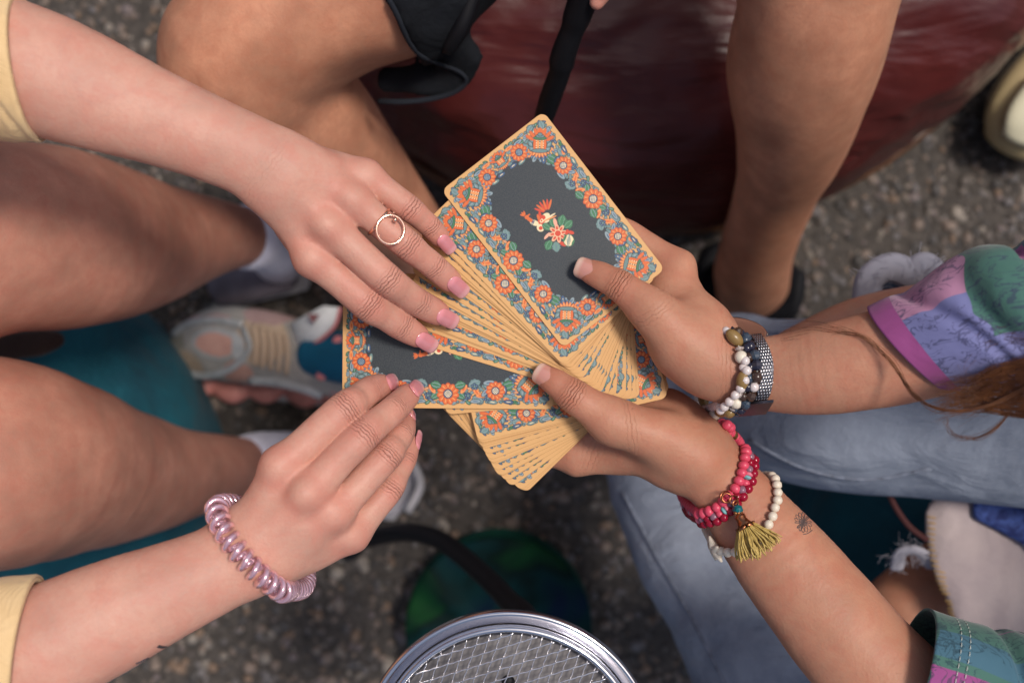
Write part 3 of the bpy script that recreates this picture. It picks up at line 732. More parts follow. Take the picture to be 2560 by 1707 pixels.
f2 = {
 'i': ([mcp2['i'], (862, 1020, 48, 42), (922, 978, 25, 35), (956, 963, 12.5, 29)], 0),
 'm': ([mcp2['m'], (908, 1086, 50, 41), (986, 1022, 28, 35), (1022, 986, 13, 29)], 8),
 'r': ([mcp2['r'], (966, 1140, 38, 38), (1004, 1085, 20, 32), (1012, 1052, 8, 27)], 20),
 'p': ([mcp2['p'], (975, 1222, 26, 34), (1014, 1148, 12, 28), (1030, 1106, 4, 22)], 35)}
ends2 = {q: H2.finger(j, roll) for q, (j, roll) in f2.items()}
H2.finger([(800, 1160, 10, 42), (880, 1090, -8, 38), (945, 1020, -22, 34), (985, 985, -24, 29)], 180, k=.008)
H2.build()
for q, amt, sg in (('i', .0014, .0055), ('m', .0024, .0052), ('r', .0020, .0050), ('p', .0018, .0050)):
    c = P(*mcp2[q][:3]); t_ = c+np.array([-.001, .001, R(mcp2[q][3], mcp2[q][2])*0.88]); H2.F.ball(t_, 0, amt, sg); H2.pales.append((t_, 0.0065, 0.9))
    b_ = P(*base2[q][:3])+np.array([0, 0, .010]); H2.F.ridge(b_, t_, .0006, .0035)
for a_, b_ in (('i', 'm'), ('m', 'r'), ('r', 'p')):
    c = (P(*mcp2[a_][:3])+P(*mcp2[b_][:3]))/2+np.array([0, 0, .010]); H2.F.ball(c, 0, -.0007, .0060)
H2.F.noise(0.00035, 26, 8)
V2_, Fq2, at2 = H2.finish()
print('hand2', len(V2_))

def limb(stations, h, bumps=(), nzamp=0.0, smooth=2, extra=(), k=0.02, n=6, clip=None, seed=3, late=()):
    sts = [stations]+list(extra); lo, hi = extent(*sts, *late, pad=0.02); F = Field(lo, hi, h)
    for s_ in sts: F.union(F.tube(F.blank(), s_, n, margin=0.02), k)
    if clip is not None:
        X, Y, Z = F.coords(np.zeros(3, int), F.n); c_, n_ = clip; F.d = np.maximum(F.d, ((X-c_[0])*n_[0]+(Y-c_[1])*n_[1]+(Z-c_[2])*n_[2]).astype(np.float32))
    for s_ in late: F.union(F.tube(F.blank(), s_, n, margin=0.02), .012)
    for (c, a, sg) in bumps: F.ball(c, 0, a, sg)
    if nzamp: F.noise(nzamp, 7, seed)
    V, Q_ = F.mesh(smooth); return V, Q_
# bent legs of person A (knees to the left, ankles under the cards' left)
legA1 = st2([(-420, 640, -80, 300, 1), (-160, 560, -95, 255, 1), (0, 545, -120, 222, .95), (150, 548, -170, 208, .9), (300, 556, -250, 163, .9), (430, 548, -330, 108, .95), (500, 544, -380, 84, 1), (548, 543, -415, 70, 1)])
legA2 = st2([(-420, 1010, -80, 300, 1), (-160, 1060, -95, 262, 1), (0, 1066, -120, 243, .95), (110, 1078, -170, 220, .9), (250, 1093, -250, 166, .9), (390, 1092, -330, 113, .95), (500, 1078, -400, 82, 1), (560, 1068, -440, 62, 1)])
kA1 = limb(legA1, 0.003, [(P(30, 560, -60), .004, .03)], .0012)
kA2 = limb(legA2, 0.003, [(Q(60, 1040, -85), .006, .035), (Q(150, 980, -110), -.003, .03)], .0012)
bodyA = body(pA, [(V1, Fq1, at1, M['skin_pale']), (V2_, Fq2, at2, M['skin_pale']), (*kA1, None, M['skin_leg']), (*kA2, None, M['skin_leg'])])
for q, L_, W_ in (('i', .0160, .0098), ('m', .0160, .0098), ('r', .0156, .0095), ('p', .0136, .0082)):
    nail(*ends1[q], L_, W_, .0042, M['nail_pink'], pA)
for q, L_, W_, rl in (('i', .0132, .0098, 6), ('m', .0132, .0098, 4), ('p', .0122, .0074, 30)):
    nail(*ends2[q], L_, W_, .0025, M['nail_pink'], pA, roll=rl)
nail(*ends2['r'], .0100, .0085, .0015, M['nail_pink'], pA, roll=25)
T1 = bvh(V1, Fq1); T2 = bvh(V2_, Fq2)

# ---- person D, right side: holding the deck
pD = empty('person', tuple(P(3100, 1100, -350)), label='person at right in a patchwork print shirt and light jeans, holding the fanned deck', cat='person')
D_arm1 = st([(2520, 800, 70, 132, .85), (2400, 838, 60, 130, .85), (2240, 888, 48, 124, .84), (2050, 926, 36, 112, .80), (1930, 934, 28, 95, .76), (1850, 930, 24, 88, .76), (1790, 905, 20, 92, .80), (1735, 850, 16, 100, .8)])
lo, hi = extent(D_arm1[1:], st([(1400, 560, 30, 10), (1500, 1100, -45, 10), (1700, 560, 40, 10)]))
H3 = Hand(lo, hi)
H3.core_tube(D_arm1, 0.0, 6)
H3.core_tube(st([(1735, 850, 14, 96, .8), (1700, 780, 8, 84, .8), (1680, 720, -2, 66, .85), (1672, 690, -8, 52, .85)]), 0.012)      # back of the hand towards the index knuckle
H3.core_tube(st([(1760, 900, 20, 78), (1700, 850, 24, 74), (1655, 795, 26, 60), (1625, 765, 27, 50)]), 0.010)                     # ball of the thumb
H3.core_tube(st([(1750, 890, -2, 70), (1690, 820, -16, 62), (1640, 750, -24, 50), (1600, 690, -26, 42)]), 0.012)                  # fingers' side of the palm, behind the cards
thumb3 = [(1632, 770, 29, 54), (1548, 712, 27, 40), (1500, 688, 24, 34), (1468, 675, 22, 27)]
A_ = H3.finger(thumb3, 0, k=.010, flat=.86)
H3.joints.pop()
H3.finger([(1694, 668, -8, 42), (1560, 584, -14, 37), (1480, 560, -18, 32), (1420, 590, -20, 27)], 0, k=.008, crease=0)
H3.finger([(1650, 720, -24, 42), (1540, 660, -26, 36), (1450, 650, -28, 32), (1390, 680, -28, 27)], 0, k=.008, crease=0)
H3.finger([(1680, 800, -26, 42), (1570, 760, -30, 36), (1490, 750, -32, 32), (1430, 770, -32, 27)], 0, k=.008, crease=0)
H3.build()
H3.F.ball(P(1712, 655, 2), 0, .0022, .008); H3.pales.append((P(1712, 655, 2), .008, .6))
H3.F.ridge(P(1600, 760, 34), P(1735, 690, 14), -.0020, .0050)
H3.F.ball(P(1640, 720, 22), 0, -.003, .010)
H3.F.noise(0.00035, 26, 11)
H3.creasebands = [(P(1605, 800, 35), unit(P(1700, 900, 20)-P(1600, 760, 30)), 0.005, 0.3, 0.022), (P(1818, 930, 40), np.array([1.0, 0, 0]), 0.006, .2, .03)]
V3, Fq3, at3 = H3.finish()
print('hand3', len(V3))

D_arm2 = st([(2420, 1960, 40, 160, .85), (2300, 1800, 32, 152, .85), (2165, 1652, 22, 142, .84), (1988, 1438, 8, 127, .8), (1880, 1300, 0, 105, .76), (1822, 1225, -4, 90, .76), (1768, 1172, -6, 88, .8), (1700, 1130, -6, 92, .8)])
lo, hi = extent(D_arm2[1:], st([(1300, 900, 25, 10), (1300, 1250, -45, 10), (1700, 900, 40, 10)]))
H4 = Hand(lo, hi)
H4.core_tube(D_arm2, 0.0, 6)
H4.core_tube(st([(1700, 1125, -8, 92, .75), (1610, 1108, -10, 84, .75), (1530, 1110, -16, 78, .65), (1440, 1110, -22, 74, .5)]), 0.012)
H4.core_tube(st([(1740, 1140, 2, 72), (1660, 1098, 6, 70), (1590, 1075, 10, 62), (1530, 1052, 12, 52)]), 0.010)
H4.core_tube(st([(1760, 1120, -14, 66), (1700, 1050, -18, 60), (1660, 1020, -20, 52), (1590, 1030, -22, 44)]), 0.012)
thumb4 = [(1532, 1055, 14, 53), (1428, 985, 17, 41), (1390, 957, 16, 34), (1366, 942, 14, 28)]
A4_ = H4.finger(thumb4, 0, k=.010, flat=.86); H4.joints.pop()
H4.finger([(1440, 1140, -24, 44), (1340, 1120, -28, 38), (1250, 1080, -28, 32), (1200, 1040, -28, 27)], 0, k=.008, crease=0)
H4.finger([(1480, 1080, -26, 42), (1380, 1040, -30, 38), (1290, 1020, -30, 32), (1230, 990, -30, 27)], 0, k=.008, crease=0)
H4.finger([(1520, 1040, -28, 42), (1430, 990, -32, 36), (1350, 960, -32, 32), (1290, 930, -32, 27)], 0, k=.008, crease=0)
H4.build()
H4.F.ball(P(1490, 1130, -4), 0, -.003, .010)
H4.F.ridge(P(1640, 1040, 8), P(1780, 1130, 8), .0014, .0035); H4.F.ridge(P(1620, 1055, 10), P(1740, 1120, 8), -.0012, .004)
H4.F.ridge(P(1560, 1010, 14), P(1585, 1070, 20), -.0012, .003)
H4.F.noise(0.00035, 26, 13)
H4.creasebands = [(P(1575, 1040, 25), unit(P(1640, 1040, 8)-P(1560, 1050, 8)), 0.004, 0.35, 0.02), (P(1480, 1150, 0), np.array([.9, -.3, 0]), 0.006, .3, .02)]
V4, Fq4, at4 = H4.finish()
print('hand4', len(V4))
bodyD = body(pD, [(V3, Fq3, at3, M['skin_tan']), (V4, Fq4, at4, M['skin_tan'])])
nail(*A_, .0150, .0128, .0002, M['nail_natural'], pD, roll=-6)
nail(*A4_, .0145, .0130, .0002, M['nail_natural'], pD, roll=-4)
T3 = bvh(V3, Fq3); T4 = bvh(V4, Fq4)
#--MORE--
# ------------------------------------------------------------ cloth, footwear and the other things
def sleeve(path, thick=0.0012, m=96, n=14, shear=0.0, fold=0.004, ff=9.0, seed=1, flare=0.0, hem=0.02, wave=0.0, creases=()):
    """open cloth tube; path stations from the cuff towards the shoulder; returns V,F,s,th,rim ring"""
    p = cr(path, n); L = np.concatenate([[0], np.cumsum(np.linalg.norm(np.diff(p[:, :3], axis=0), axis=1))])
    T = np.gradient(p[:, :3], axis=0); rows = []; inn = []; ss = []; tt = []
    th = np.linspace(0, 2*math.pi, m, endpoint=False)
    for i in range(len(p)):
        u, v, w_ = frame(T[i]); e = min(1, L[i]/hem)
        base = p[i, :3]; sh = shear*math.exp(-L[i]/0.05)
        P0 = base+np.outer(np.cos(th), v)*p[i, 3]+np.outer(np.sin(th), w_)*p[i, 4]
        f = nz(P0*np.array([1, 1, 1]), ff, seed, 3)*fold*(0.25+0.75*e)
        f = f+wave*np.sin(th*3+1)*math.exp(-L[i]/.03)
        for cs_, cw_, ct_, ca_ in creases: f = f-ca_*np.exp(-((L[i]-cs_-(np.sin(th-ct_))*.018)/cw_)**2)*np.clip(np.cos(th-ct_)+.45, 0, 1)
        rad = np.outer(np.cos(th), v)*(p[i, 3]+f)[:, None]+np.outer(np.sin(th), w_)*(p[i, 4]+f)[:, None]
        off = np.outer(np.cos(th)*sh, u)
        rows.append(base+rad+off); nr = rad/np.linalg.norm(rad, axis=1)[:, None]; inn.append(base+rad+off-nr*thick)
        ss.append(np.full(m, L[i])); tt.append(th/(2*math.pi))
    k = len(rows); V = np.vstack(rows+inn); F = []
    for i in range(k-1):
        for j in range(m):
            j2 = (j+1) % m; F.append((i*m+j, (i+1)*m+j, (i+1)*m+j2, i*m+j2)); F.append(((k+i)*m+j, (k+i)*m+j2, (k+i+1)*m+j2, (k+i+1)*m+j))
    for j in range(m):
        j2 = (j+1) % m; F.append((j, j2, k*m+j2, k*m+j)); F.append(((k-1)*m+j2, (k-1)*m+j, (2*k-1)*m+j, (2*k-1)*m+j2))
    return V, np.array(F), np.concatenate(ss+ss), np.concatenate(tt+tt), rows
def cloth_obj(name, V, F, s_, th, m, parent, **k):
    V2, c = local(V); me = mesh_data(name, V2, F); fattr(me, 'cs', s_); fattr(me, 'ct', th)
    return link(name, me, m, parent, c, **k)
def stitches(line, off, mat_, parent, ln=0.0016, gap=0.0011, r=0.00022, name='stitching', kind='stuff'):
    """a row of thread stitches following a closed or open line of points"""
    line = np.asarray(line); seg = np.linalg.norm(np.diff(line, axis=0), axis=1); L = np.concatenate([[0], np.cumsum(seg)])
    parts = []; s = 0
    while s+ln < L[-1]:
        a = np.array([np.interp(s, L, line[:, i]) for i in range(3)]); b = np.array([np.interp(s+ln, L, line[:, i]) for i in range(3)])
        mid = (a+b)/2+off*1.4; parts.append(ringtube([a+off*.6, mid, b+off*.6], r, 5)); s += ln+gap
    V, F = join(parts); return obj(name, V, F, mat_, parent, kind=kind)
def torso(parent, name, m, c, rx, ry, z0, z1, sh, seed=1, arms=()):
    rows = np.array([[c[0], c[1], z0, rx*1.1, ry*1.05, 0], [c[0], c[1], (z0+z1)/2, rx, ry, 0], [c[0], c[1], z1-.06, rx*.95, ry, 0]])
    rows[:, 3:5] = rows[:, 3:5]
    def vert(rr):
        o = []
        for r in rr: o.append(r)
        return np.array(o)
    s2 = np.array([[c[0]-sh[0], c[1]-sh[1], z1-.05, .055, .055, 0], [c[0], c[1], z1-.02, .07, .07, 0], [c[0]+sh[0], c[1]+sh[1], z1-.05, .055, .055, 0]])
    lo, hi = extent(rows, s2, pad=.05); F = Field(lo, hi, .009)
    X, Y, Z = F.coords(np.zeros(3, int), F.n)
    zz = np.clip(Z, z0, z1-.07); a = 1+.12*((z1-zz)/(z1-z0))
    k = np.sqrt(((X-c[0])/(rx*a))**2+((Y-c[1])/(ry*a))**2+((Z-zz)/(.07))**2); F.d = ((k-1)*min(rx, ry)).astype(np.float32)
    F.union(F.tube(F.blank(), s2, 6, margin=.04), .05); F.noise(.006, 5, seed)
    V, Q_ = F.mesh(1); return V, Q_

# ---- fabrics
def fabric(name, c1, c2, fr=5000, rough=0.85, folds=0.5, big=14, co='Object', sheen=0.2):
    m, t, b = mat(name)
    t.links.new(ramp(t, noise_tex(t, big, 5, 0.6), [(0.3, c1), (0.7, c2)]), b.inputs['Base Color'])
    b.inputs['Roughness'].default_value = rough; b.inputs['Sheen Weight'].default_value = sheen
    pr = bump(t, b, noise_tex(t, 45, 3, .5, 0.8), folds, 0.004)
    wv = N(t, 'ShaderNodeTexWave', wave_type='BANDS', bands_direction='DIAGONAL'); wv.inputs['Scale'].default_value = 260; wv.inputs['Distortion'].default_value = 1.5
    tc = N(t, 'ShaderNodeTexCoord'); t.links.new(tc.outputs['Object'], wv.inputs['Vector'])
    bump(t, b, wv.outputs['Fac'], 0.25, 0.0006, pr); return m
def denim(name, lo, hi, wash=9):
    m, t, b = mat(name)
    c = ramp(t, noise_tex(t, wash, 6, 0.65, .4), [(0.34, lo), (0.64, hi)])
    tw = noise_tex(t, 420, 3, .6, sc=(1, 6, 1)); c = mixc(t, mth(t, 'MULTIPLY', tw, .5), c, tuple(x*1.35 for x in hi))
    t.links.new(c, b.inputs['Base Color']); b.inputs['Roughness'].default_value = .9; b.inputs['Specular IOR Level'].default_value = .2
    pr = bump(t, b, noise_tex(t, 15, 4, .55, 1.0, sc=(1, 1.8, 1)), .8, .008); bump(t, b, tw, .4, .001, pr); return m
M['yellow_cotton'] = fabric('yellow_cotton', (0.66, 0.43, 0.20), (0.78, 0.56, 0.30), folds=.7, big=30)
M['teal_cloth'] = fabric('teal_cloth', (0.0, 0.05, 0.078), (0.0, 0.105, 0.145), big=14, folds=.9, sheen=.05)
M['jeans'] = denim('jeans', (0.085, 0.11, 0.165), (0.33, 0.37, 0.45), 11)
M['jeans_dark'] = denim('jeans_dark', (0.03, 0.05, 0.09), (0.08, 0.12, 0.17))
M['black_denim'] = denim('black_denim', (0.003, 0.0035, 0.005), (0.010, 0.012, 0.016), 20)
M['fray'] = simple('fray_cotton', (0.36, 0.35, 0.40), .95)
M['thread'] = simple('sewing_thread', (0.62, 0.66, 0.6), .8)
M['thread_y'] = simple('yellow_thread', (0.45, 0.28, 0.10), .8)
M['sock_white'] = fabric('sock_white', (0.66, 0.64, 0.76), (0.80, 0.78, 0.86), folds=.3)
M['black_cloth'] = simple('black_cloth', (0.004, 0.004, 0.006), .9, Specular_IOR_Level=.2, bmp=.3, bs=90, bd=.002)
M['black_rubber'] = simple('black_rubber', (0.004, 0.004, 0.006), .6, Specular_IOR_Level=.25, bmp=.1, bs=50)
M['copper'] = simple('copper', (0.45, 0.17, 0.08), .28, 1.0, bmp=.2, bs=400, bd=.0004)
M['rose_gold'] = simple('rose_gold', (0.93, 0.60, 0.46), .14, 1.0)
M['steel'] = simple('steel', (0.72, 0.72, 0.76), .14, 1.0, bmp=.05, bs=120, bd=.0004)
M['steel_dull'] = simple('steel_dull', (0.16, 0.16, 0.19), .38, 1.0, var=.25, vs=60, bmp=.15, bs=300, bd=.0003)

# ---- person A's sleeves, shirt, socks and shoes
def cuff_A(path, shear, seed, line_th, sg):
    V, F, s_, th, rows = sleeve(path, .0016, 110, 12, shear, .0035, 12, seed, hem=.03, creases=((.022, .0022, 1.6, .0022), (.030, .0025, 1.9, .003), (.040, .003, 1.2, .0035)))
    o = cloth_obj('sleeve', V, F, s_, th, M['yellow_cotton'], pA)
    # folded hem band standing proud, and its seam thread
    k = [i for i in range(len(rows))]; L = s_.reshape(2, len(rows), -1)[0, :, 0]
    band = [i for i in k if L[i] < .019]; m = rows[0].shape[0]; R_ = []
    cen = [r.mean(0) for r in rows]
    outs = [rows[i]+unit_rows(rows[i]-cen[i])*.0019 for i in band]
    ins = [rows[i]+unit_rows(rows[i]-cen[i])*.0002 for i in band]
    outs[0] = ins[0]*.4+outs[0]*.6; Vb = np.vstack(outs+ins[::-1]); n_ = len(outs)*2; Fb = []
    for i in range(n_):
        j = (i+1) % n_
        for q in range(m): Fb.append((i*m+q, j*m+q, j*m+(q+1) % m, i*m+(q+1) % m))
    V2, c = local(Vb); me = mesh_data('cuff', V2, np.array(Fb)); fattr(me, 'cs', np.zeros(len(Vb)))
    c_ = link('cuff', me, M['yellow_cotton'], o); c_.location = c; c_.parent = o; c_.matrix_parent_inverse = Matrix.Translation(-o.location)
    up = np.array([0, 0, .0002]); ring = np.vstack([outs[-1], outs[-1][:1]]); st_ = stitches(ring, up, M['thread_y'], pA, .0020, .0006, .00030)
    return o
def unit_rows(a): return a/np.linalg.norm(a, axis=1)[:, None]
sA1 = st([(76, 172, 82, 177, .86), (-5, 166, 84, 182, .86), (-95, 150, 88, 190, .86), (-240, 110, 92, 196, .86)])
sA1 = np.vstack([sA1, [[-.36, .165, .78, .052, .048, 0], [-.46, .18, .86, .058, .055, 0], [-.56, .19, .91, .06, .06, 0]]])
cuff_A(sA1, -.005, 4, 0, 1)
sA2 = st([(74, 1628, 82, 178, .86), (-14, 1640, 85, 182, .86), (-110, 1668, 90, 188, .86), (-220, 1720, 95, 192, .86)])
sA2 = np.vstack([sA2, [[-.34, -.21, .77, .052, .048, 0], [-.46, -.22, .86, .058, .055, 0], [-.56, -.20, .91, .06, .06, 0]]])
cuff_A(sA2, .006, 6, 0, 1)
obj('shirt', *torso(pA, 'shirt', None, (-.66, 0), .12, .18, .34, .98, (0, .19), 3), M['yellow_cotton'], pA)
def sock(rows, m, parent, h=.003):
    V, F = limb(rows, h, nzamp=.001, smooth=1); return obj('sock', V, F, m, parent)
sock(st2([(572, 545, -432, 76, 1), (600, 549, -462, 74, 1), (632, 562, -505, 70, 1), (640, 590, -570, 62, 1)]), M['sock_white'], pA)
sock(st2([(574, 1062, -448, 66, 1), (610, 1056, -475, 66, 1), (650, 1054, -525, 64, 1), (660, 1056, -560, 62, 1)]), M['sock_white'], pA)
M['shoe_grey'] = fabric('shoe_grey', (0.44, 0.40, 0.42), (0.58, 0.53, 0.55), big=22, folds=.3)
M['shoe_white'] = simple('shoe_white', (0.55, 0.52, 0.52), .5, var=.15, vs=40)
M['shoe_dark'] = simple('shoe_dark', (0.16, 0.14, 0.17), .6, var=.3, vs=40)
M['pink_foam'] = simple('pink_foam', (0.70, 0.28, 0.24), .6, var=.2, vs=50)
def shoe(parent, up, sole, mu, ms, name='shoe', toe=None, panels=(), label=None):
    V, F = limb(up, .003, nzamp=.0012, smooth=2, seed=5); o = obj(name, V, F, mu, parent, label=label)
    V, F = limb(sole, .003, nzamp=.0004, smooth=2, seed=5); obj('sole', V, F, ms, o)
    if toe is not None: V, F = limb(toe, .002, smooth=2); obj('toe_cap', V, F, ms, o)
    for k_, (pts, rr, mm) in enumerate(panels):
        p = cr(pts, 5); V, F = ringtube(p, np.stack([np.full(len(p), rr), np.full(len(p), rr*.35)], 1), 8); obj('overlay', V, F, mm, o)
    return o
zs = -560
shoe(pA, st2([(650, 612, -590, 62, .6), (600, 622, -592, 64, .5), (540, 640, -598, 60, .5), (700, 600, -585, 60, .6)][:3] + [(500, 655, -605, 50, .5)]), st2([(690, 600, -632, 70, .28), (600, 620, -632, 72, .28), (500, 655, -632, 60, .28)]), M['shoe_dark'], M['shoe_white'], label='dark grey shoe with a pale sole')
shoe(pA, st2([(640, 1062, -575, 64, .9), (760, 1080, -575, 74, .75), (860, 1100, -590, 84, .6), (915, 1108, -605, 82, .45)]), st2([(640, 1062, -632, 72, .28), (780, 1085, -632, 84, .26), (915, 1108, -632, 92, .24)]), M['shoe_grey'], M['shoe_white'],
     panels=[([Q(860, 1030, -552), Q(900, 1090, -541), Q(880, 1170, -555)], .005, M['shoe_white']), ([Q(935, 1040, -575), Q(965, 1110, -575), Q(935, 1175, -580)], .005, M['shoe_white'])], label='pale grey sneaker with a rounded toe')

# ---- person C, top of the photograph
pC = empty('person', tuple(P(1400, -600, -250)), label='person at the top in black denim shorts, bare legs on a red pouf', cat='person')
legC1 = st2([(1120, -420, -60, 200, 1), (1040, -240, -80, 196, 1), (930, -80, -98, 190, 1), (780, 8, -110, 180, 1), (620, 80, -122, 186, 1), (565, 130, -132, 192, 1)])
legC1b = st2([(585, 150, -150, 186, 1), (660, 240, -185, 168, 1), (745, 330, -235, 148, 1), (845, 440, -310, 118, 1), (930, 530, -385, 94, 1), (1010, 640, -470, 70, 1), (1040, 700, -540, 66, 1)])
legC2 = st2([(1800, -300, -95, 215, 1), (1875, -120, -110, 205, 1), (1878, 0, -125, 180, 1), (1846, 120, -160, 174, 1), (1834, 205, -196, 156, 1), (1826, 275, -230, 138, 1), (1812, 345, -270, 119, 1), (1784, 430, -330, 96, 1), (1742, 560, -430, 84, 1), (1728, 620, -490, 88, .95), (1728, 655, -540, 86, .9)])
kC1 = limb(legC1, .003, [(Q(470, 80, -70), .004, .03), (Q(840, 205, -110), -.010, .02)], .0012, extra=[legC1b], k=.014)
kC2 = limb(legC2, .003, (), .0015)
fC = limb(st2([(1460, -120, -30, 30, .9), (1410, -50, -36, 24, .9), (1382, -12, -42, 21, .9), (1370, 8, -44, 17, .9)]), .0012)
body(pC, [(*kC1, None, M['skin_brown']), (*kC2, None, M['skin_brown']), (*fC, dict(red=np.full(len(fC[0]), .6)), M['skin_pale'])])
Vs, Fs = limb(st2([(1160, -460, -60, 215, .95), (1060, -280, -80, 212, .95), (985, -150, -88, 208, .95), (900, -50, -98, 208, .95), (820, -5, -104, 206, .95)]), .0035, nzamp=.004, k=.02,
    clip=(Q(938, 100, -100), (-.80, -.60, 0)), late=[st2([(880, 182, -150, 36, .6), (960, 184, -146, 42, .6), (1030, 176, -140, 48, .6), (1062, 110, -120, 52, .6)])])
sh = obj('shorts', Vs, Fs, M['black_denim'], pC)
Ts = bvh(Vs, Fs)
hp = [(862, 232), (930, 235), (1000, 226), (1050, 206), (1072, 182), (1052, 160), (1010, 146), (965, 125), (935, 80), (915, 35), (890, -10)]
pts = []
for x, y in cr(hp, 5):
    q = hit(Ts, x*1.0885, y*1.0885, .0012); pts.append(q[0] if q else (pts[-1]+(Q(x, y, -140)-pts[-1])*.5 if pts else Q(x, y, -160)))
pts = np.array(pts); pts = np.array([pts[max(0, i-2):i+3].mean(0) for i in range(len(pts))])
V, F = ringtube(pts, np.stack([np.full(len(pts), .0022), np.full(len(pts), .0016)], 1), 8); obj('hem', V, F, simple('black_hem', (0.016, 0.019, 0.026), .95, Specular_IOR_Level=.2), sh)
V, F = ringtube(cr([Q(1090, -20, -70), Q(1060, 60, -78), Q(1035, 100, -88), Q(1030, 108, -95)], 6), [.006]*19, 8); obj('belt_end', V, F, M['black_rubber'], sh)
V, F = torso(pC, 'shirt', None, (.14, .96), .19, .12, .42, .98, (.19, 0), 9); obj('shirt', V, F, M['black_cloth'], pC)
# black shoe
shoe(pC, st2([(1722, 640, -560, 112, .6), (1715, 690, -585, 110, .5), (1690, 650, -590, 120, .5)]), st2([(1740, 600, -635, 120, .2), (1720, 660, -635, 130, .2), (1700, 700, -635, 120, .2)]), M['black_cloth'], M['black_rubber'], label='low black shoe')
Vt, Ft = ringtube(cr([Q(1352, -60, -40), Q(1338, 0, -55), Q(1318, 60, -70), Q(1296, 120, -85), Q(1284, 170, -100), Q(1266, 220, -120), Q(1250, 270, -145), Q(1238, 320, -180)], 6), np.interp(np.linspace(0, 1, 43), [0, .25, .3, .5, .55, .75, 1], [.0100, .0092, .0078, .0088, .0074, .0078, .0062]), 14)
tag(obj('strap', Vt, Ft, M['black_rubber']), 'black strap hanging from the fingertip in front of the dark red pouf', 'strap')

# ---- poufs
def pouf(name, c, r, z, m, label, amp, n=(70, 220), seed=2, stretch=(1, 1, 1), seamz=None, mseam=None, folds=0):
    a, b_ = n; V = []
    for i in range(a+1):
        t = i/a
        # profile from the middle of the top over the bulge to the floor
        if t < .6: rr = r*.93*(t/.6); zz = z*(1-.10*(t/.6)**3.0)-(.045*(t/.6)**8)
        else:
            q = (t-.6)/.4; rr = r*(.93+.07*math.sin(min(q*2.2, 1)*math.pi/2)-.08*max(0, q-.75)/.25); zz = (z*.9-.045)*(1-q)
        for j in range(b_):
            p = 2*math.pi*j/b_; V.append((c[0]+rr*math.cos(p), c[1]+rr*math.sin(p), max(zz, 0)))
    V = np.array(V); cc = np.array([c[0], c[1], z*.45]); nr = unit_rows(V-cc)
    d = nz(V*np.array(stretch), 5, seed, 4)*amp
    if folds:
        p = np.arctan2(V[:, 1]-c[1], V[:, 0]-c[0]); rr = np.hypot(V[:, 0]-c[0], V[:, 1]-c[1])/r; d = d+folds*np.sin(p*26+2*nz(V, 3, 4, 2))*rr**2
    V = V+nr*d[:, None]; V[:, 2] = np.maximum(V[:, 2], .001); F = []
    for i in range(a):
        for j in range(b_):
            j2 = (j+1) % b_; F.append((i*b_+j, (i+1)*b_+j, (i+1)*b_+j2, i*b_+j2))
    root = empty(name, (c[0], c[1], 0), label=label, cat='pouf')
    obj('cover', V, F, m, root)
    if seamz is not None:
        th = np.linspace(0, 2*math.pi, 160, endpoint=False)
        Vr, Fr = ringtube([(c[0]+r*1.0*math.cos(t), c[1]+r*1.0*math.sin(t), seamz) for t in th], .007, 8, closed=True); obj('piping', Vr, Fr, mseam, root)
    return root
m, t, b = mat('red_leather')
t.links.new(ramp(t, noise_tex(t, 12, 5, .6), [(0.3, (0.060, 0.009, 0.009)), (0.7, (0.100, 0.016, 0.014))]), b.inputs['Base Color'])
b.inputs['Roughness'].default_value = .38; b.inputs['Specular IOR Level'].default_value = .5
pr = bump(t, b, noise_tex(t, 5, 3, .5, .5, sc=(1, 3.6, 2)), .7, .022); pr = bump(t, b, noise_tex(t, 13, 3, .5, .5, sc=(1, 3, 2)), .4, .005, pr); bump(t, b, noise_tex(t, 300, 4), .25, .0008, pr)
M['red_leather'] = m
M['tan_leather'] = simple('tan_leather', (0.11, 0.045, 0.018), .5, var=.3, vs=12)
cr_ = Q(1500, -530, -500)
pouf('pouf', cr_, .490, .36, M['red_leather'], 'large dark red leather pouf with creased shiny cover, under the person in shorts', .010, stretch=(1, 2.6, 1), seamz=.10, mseam=M['tan_leather'], n=(90, 300))
ca = Q(-150, 1150, -450)
pouf('pouf', ca, .256, .27, M['teal_cloth'], 'teal cloth pouf under the bare knees of the person at left', .010, seed=8, n=(50, 160))
cd = Q(2270, 1330, -420)
pouf('pouf', cd, .185, .30, M['teal_cloth'], 'teal cloth pouf beside the inked forearm at lower right', .008, seed=12, n=(50, 160))

# ---- person D's clothes
def jean(rows, mt, name='jeans', amp=.007, fr=.0035, seed=4, extra=(), label=None):
    lo, hi = extent(rows, *extra, pad=.03); F = Field(lo, hi, .004)
    for s_ in [rows, *extra]: F.union(F.tube(F.blank(), s_, 6, margin=.03), .04)
    F.noise(amp, 4.5, seed, 2, stretch=(1.0, 1.9, 1.0)); V, Q_ = F.mesh(1); return obj(name, V, Q_, mt, pD, label=label), bvh(V, Q_)
j1, TJ = jean(st2([(2700, 960, -120, 250, .9), (2350, 935, -165, 230, .9), (2100, 925, -190, 205, .9), (1930, 925, -205, 200, .9), (1790, 905, -240, 175, .9), (1690, 880, -290, 130, .9)]), M['jeans'],
     extra=[st2([(1690, 885, -300, 125, .9), (1500, 860, -370, 95, .9), (1300, 845, -440, 72, .9), (1080, 838, -500, 62, .9), (960, 836, -530, 60, .9)])], label='light washed leg folded across the middle')
j2, _ = jean(st2([(1500, 1000, -390, 125, .9), (1545, 1110, -360, 140, .9), (1640, 1290, -310, 165, .9), (1770, 1520, -260, 185, .9), (1900, 1760, -220, 200, .9), (2300, 1900, -200, 220, .9)]), M['jeans'], seed=9, label='light washed leg beside the chrome rimmed mesh')
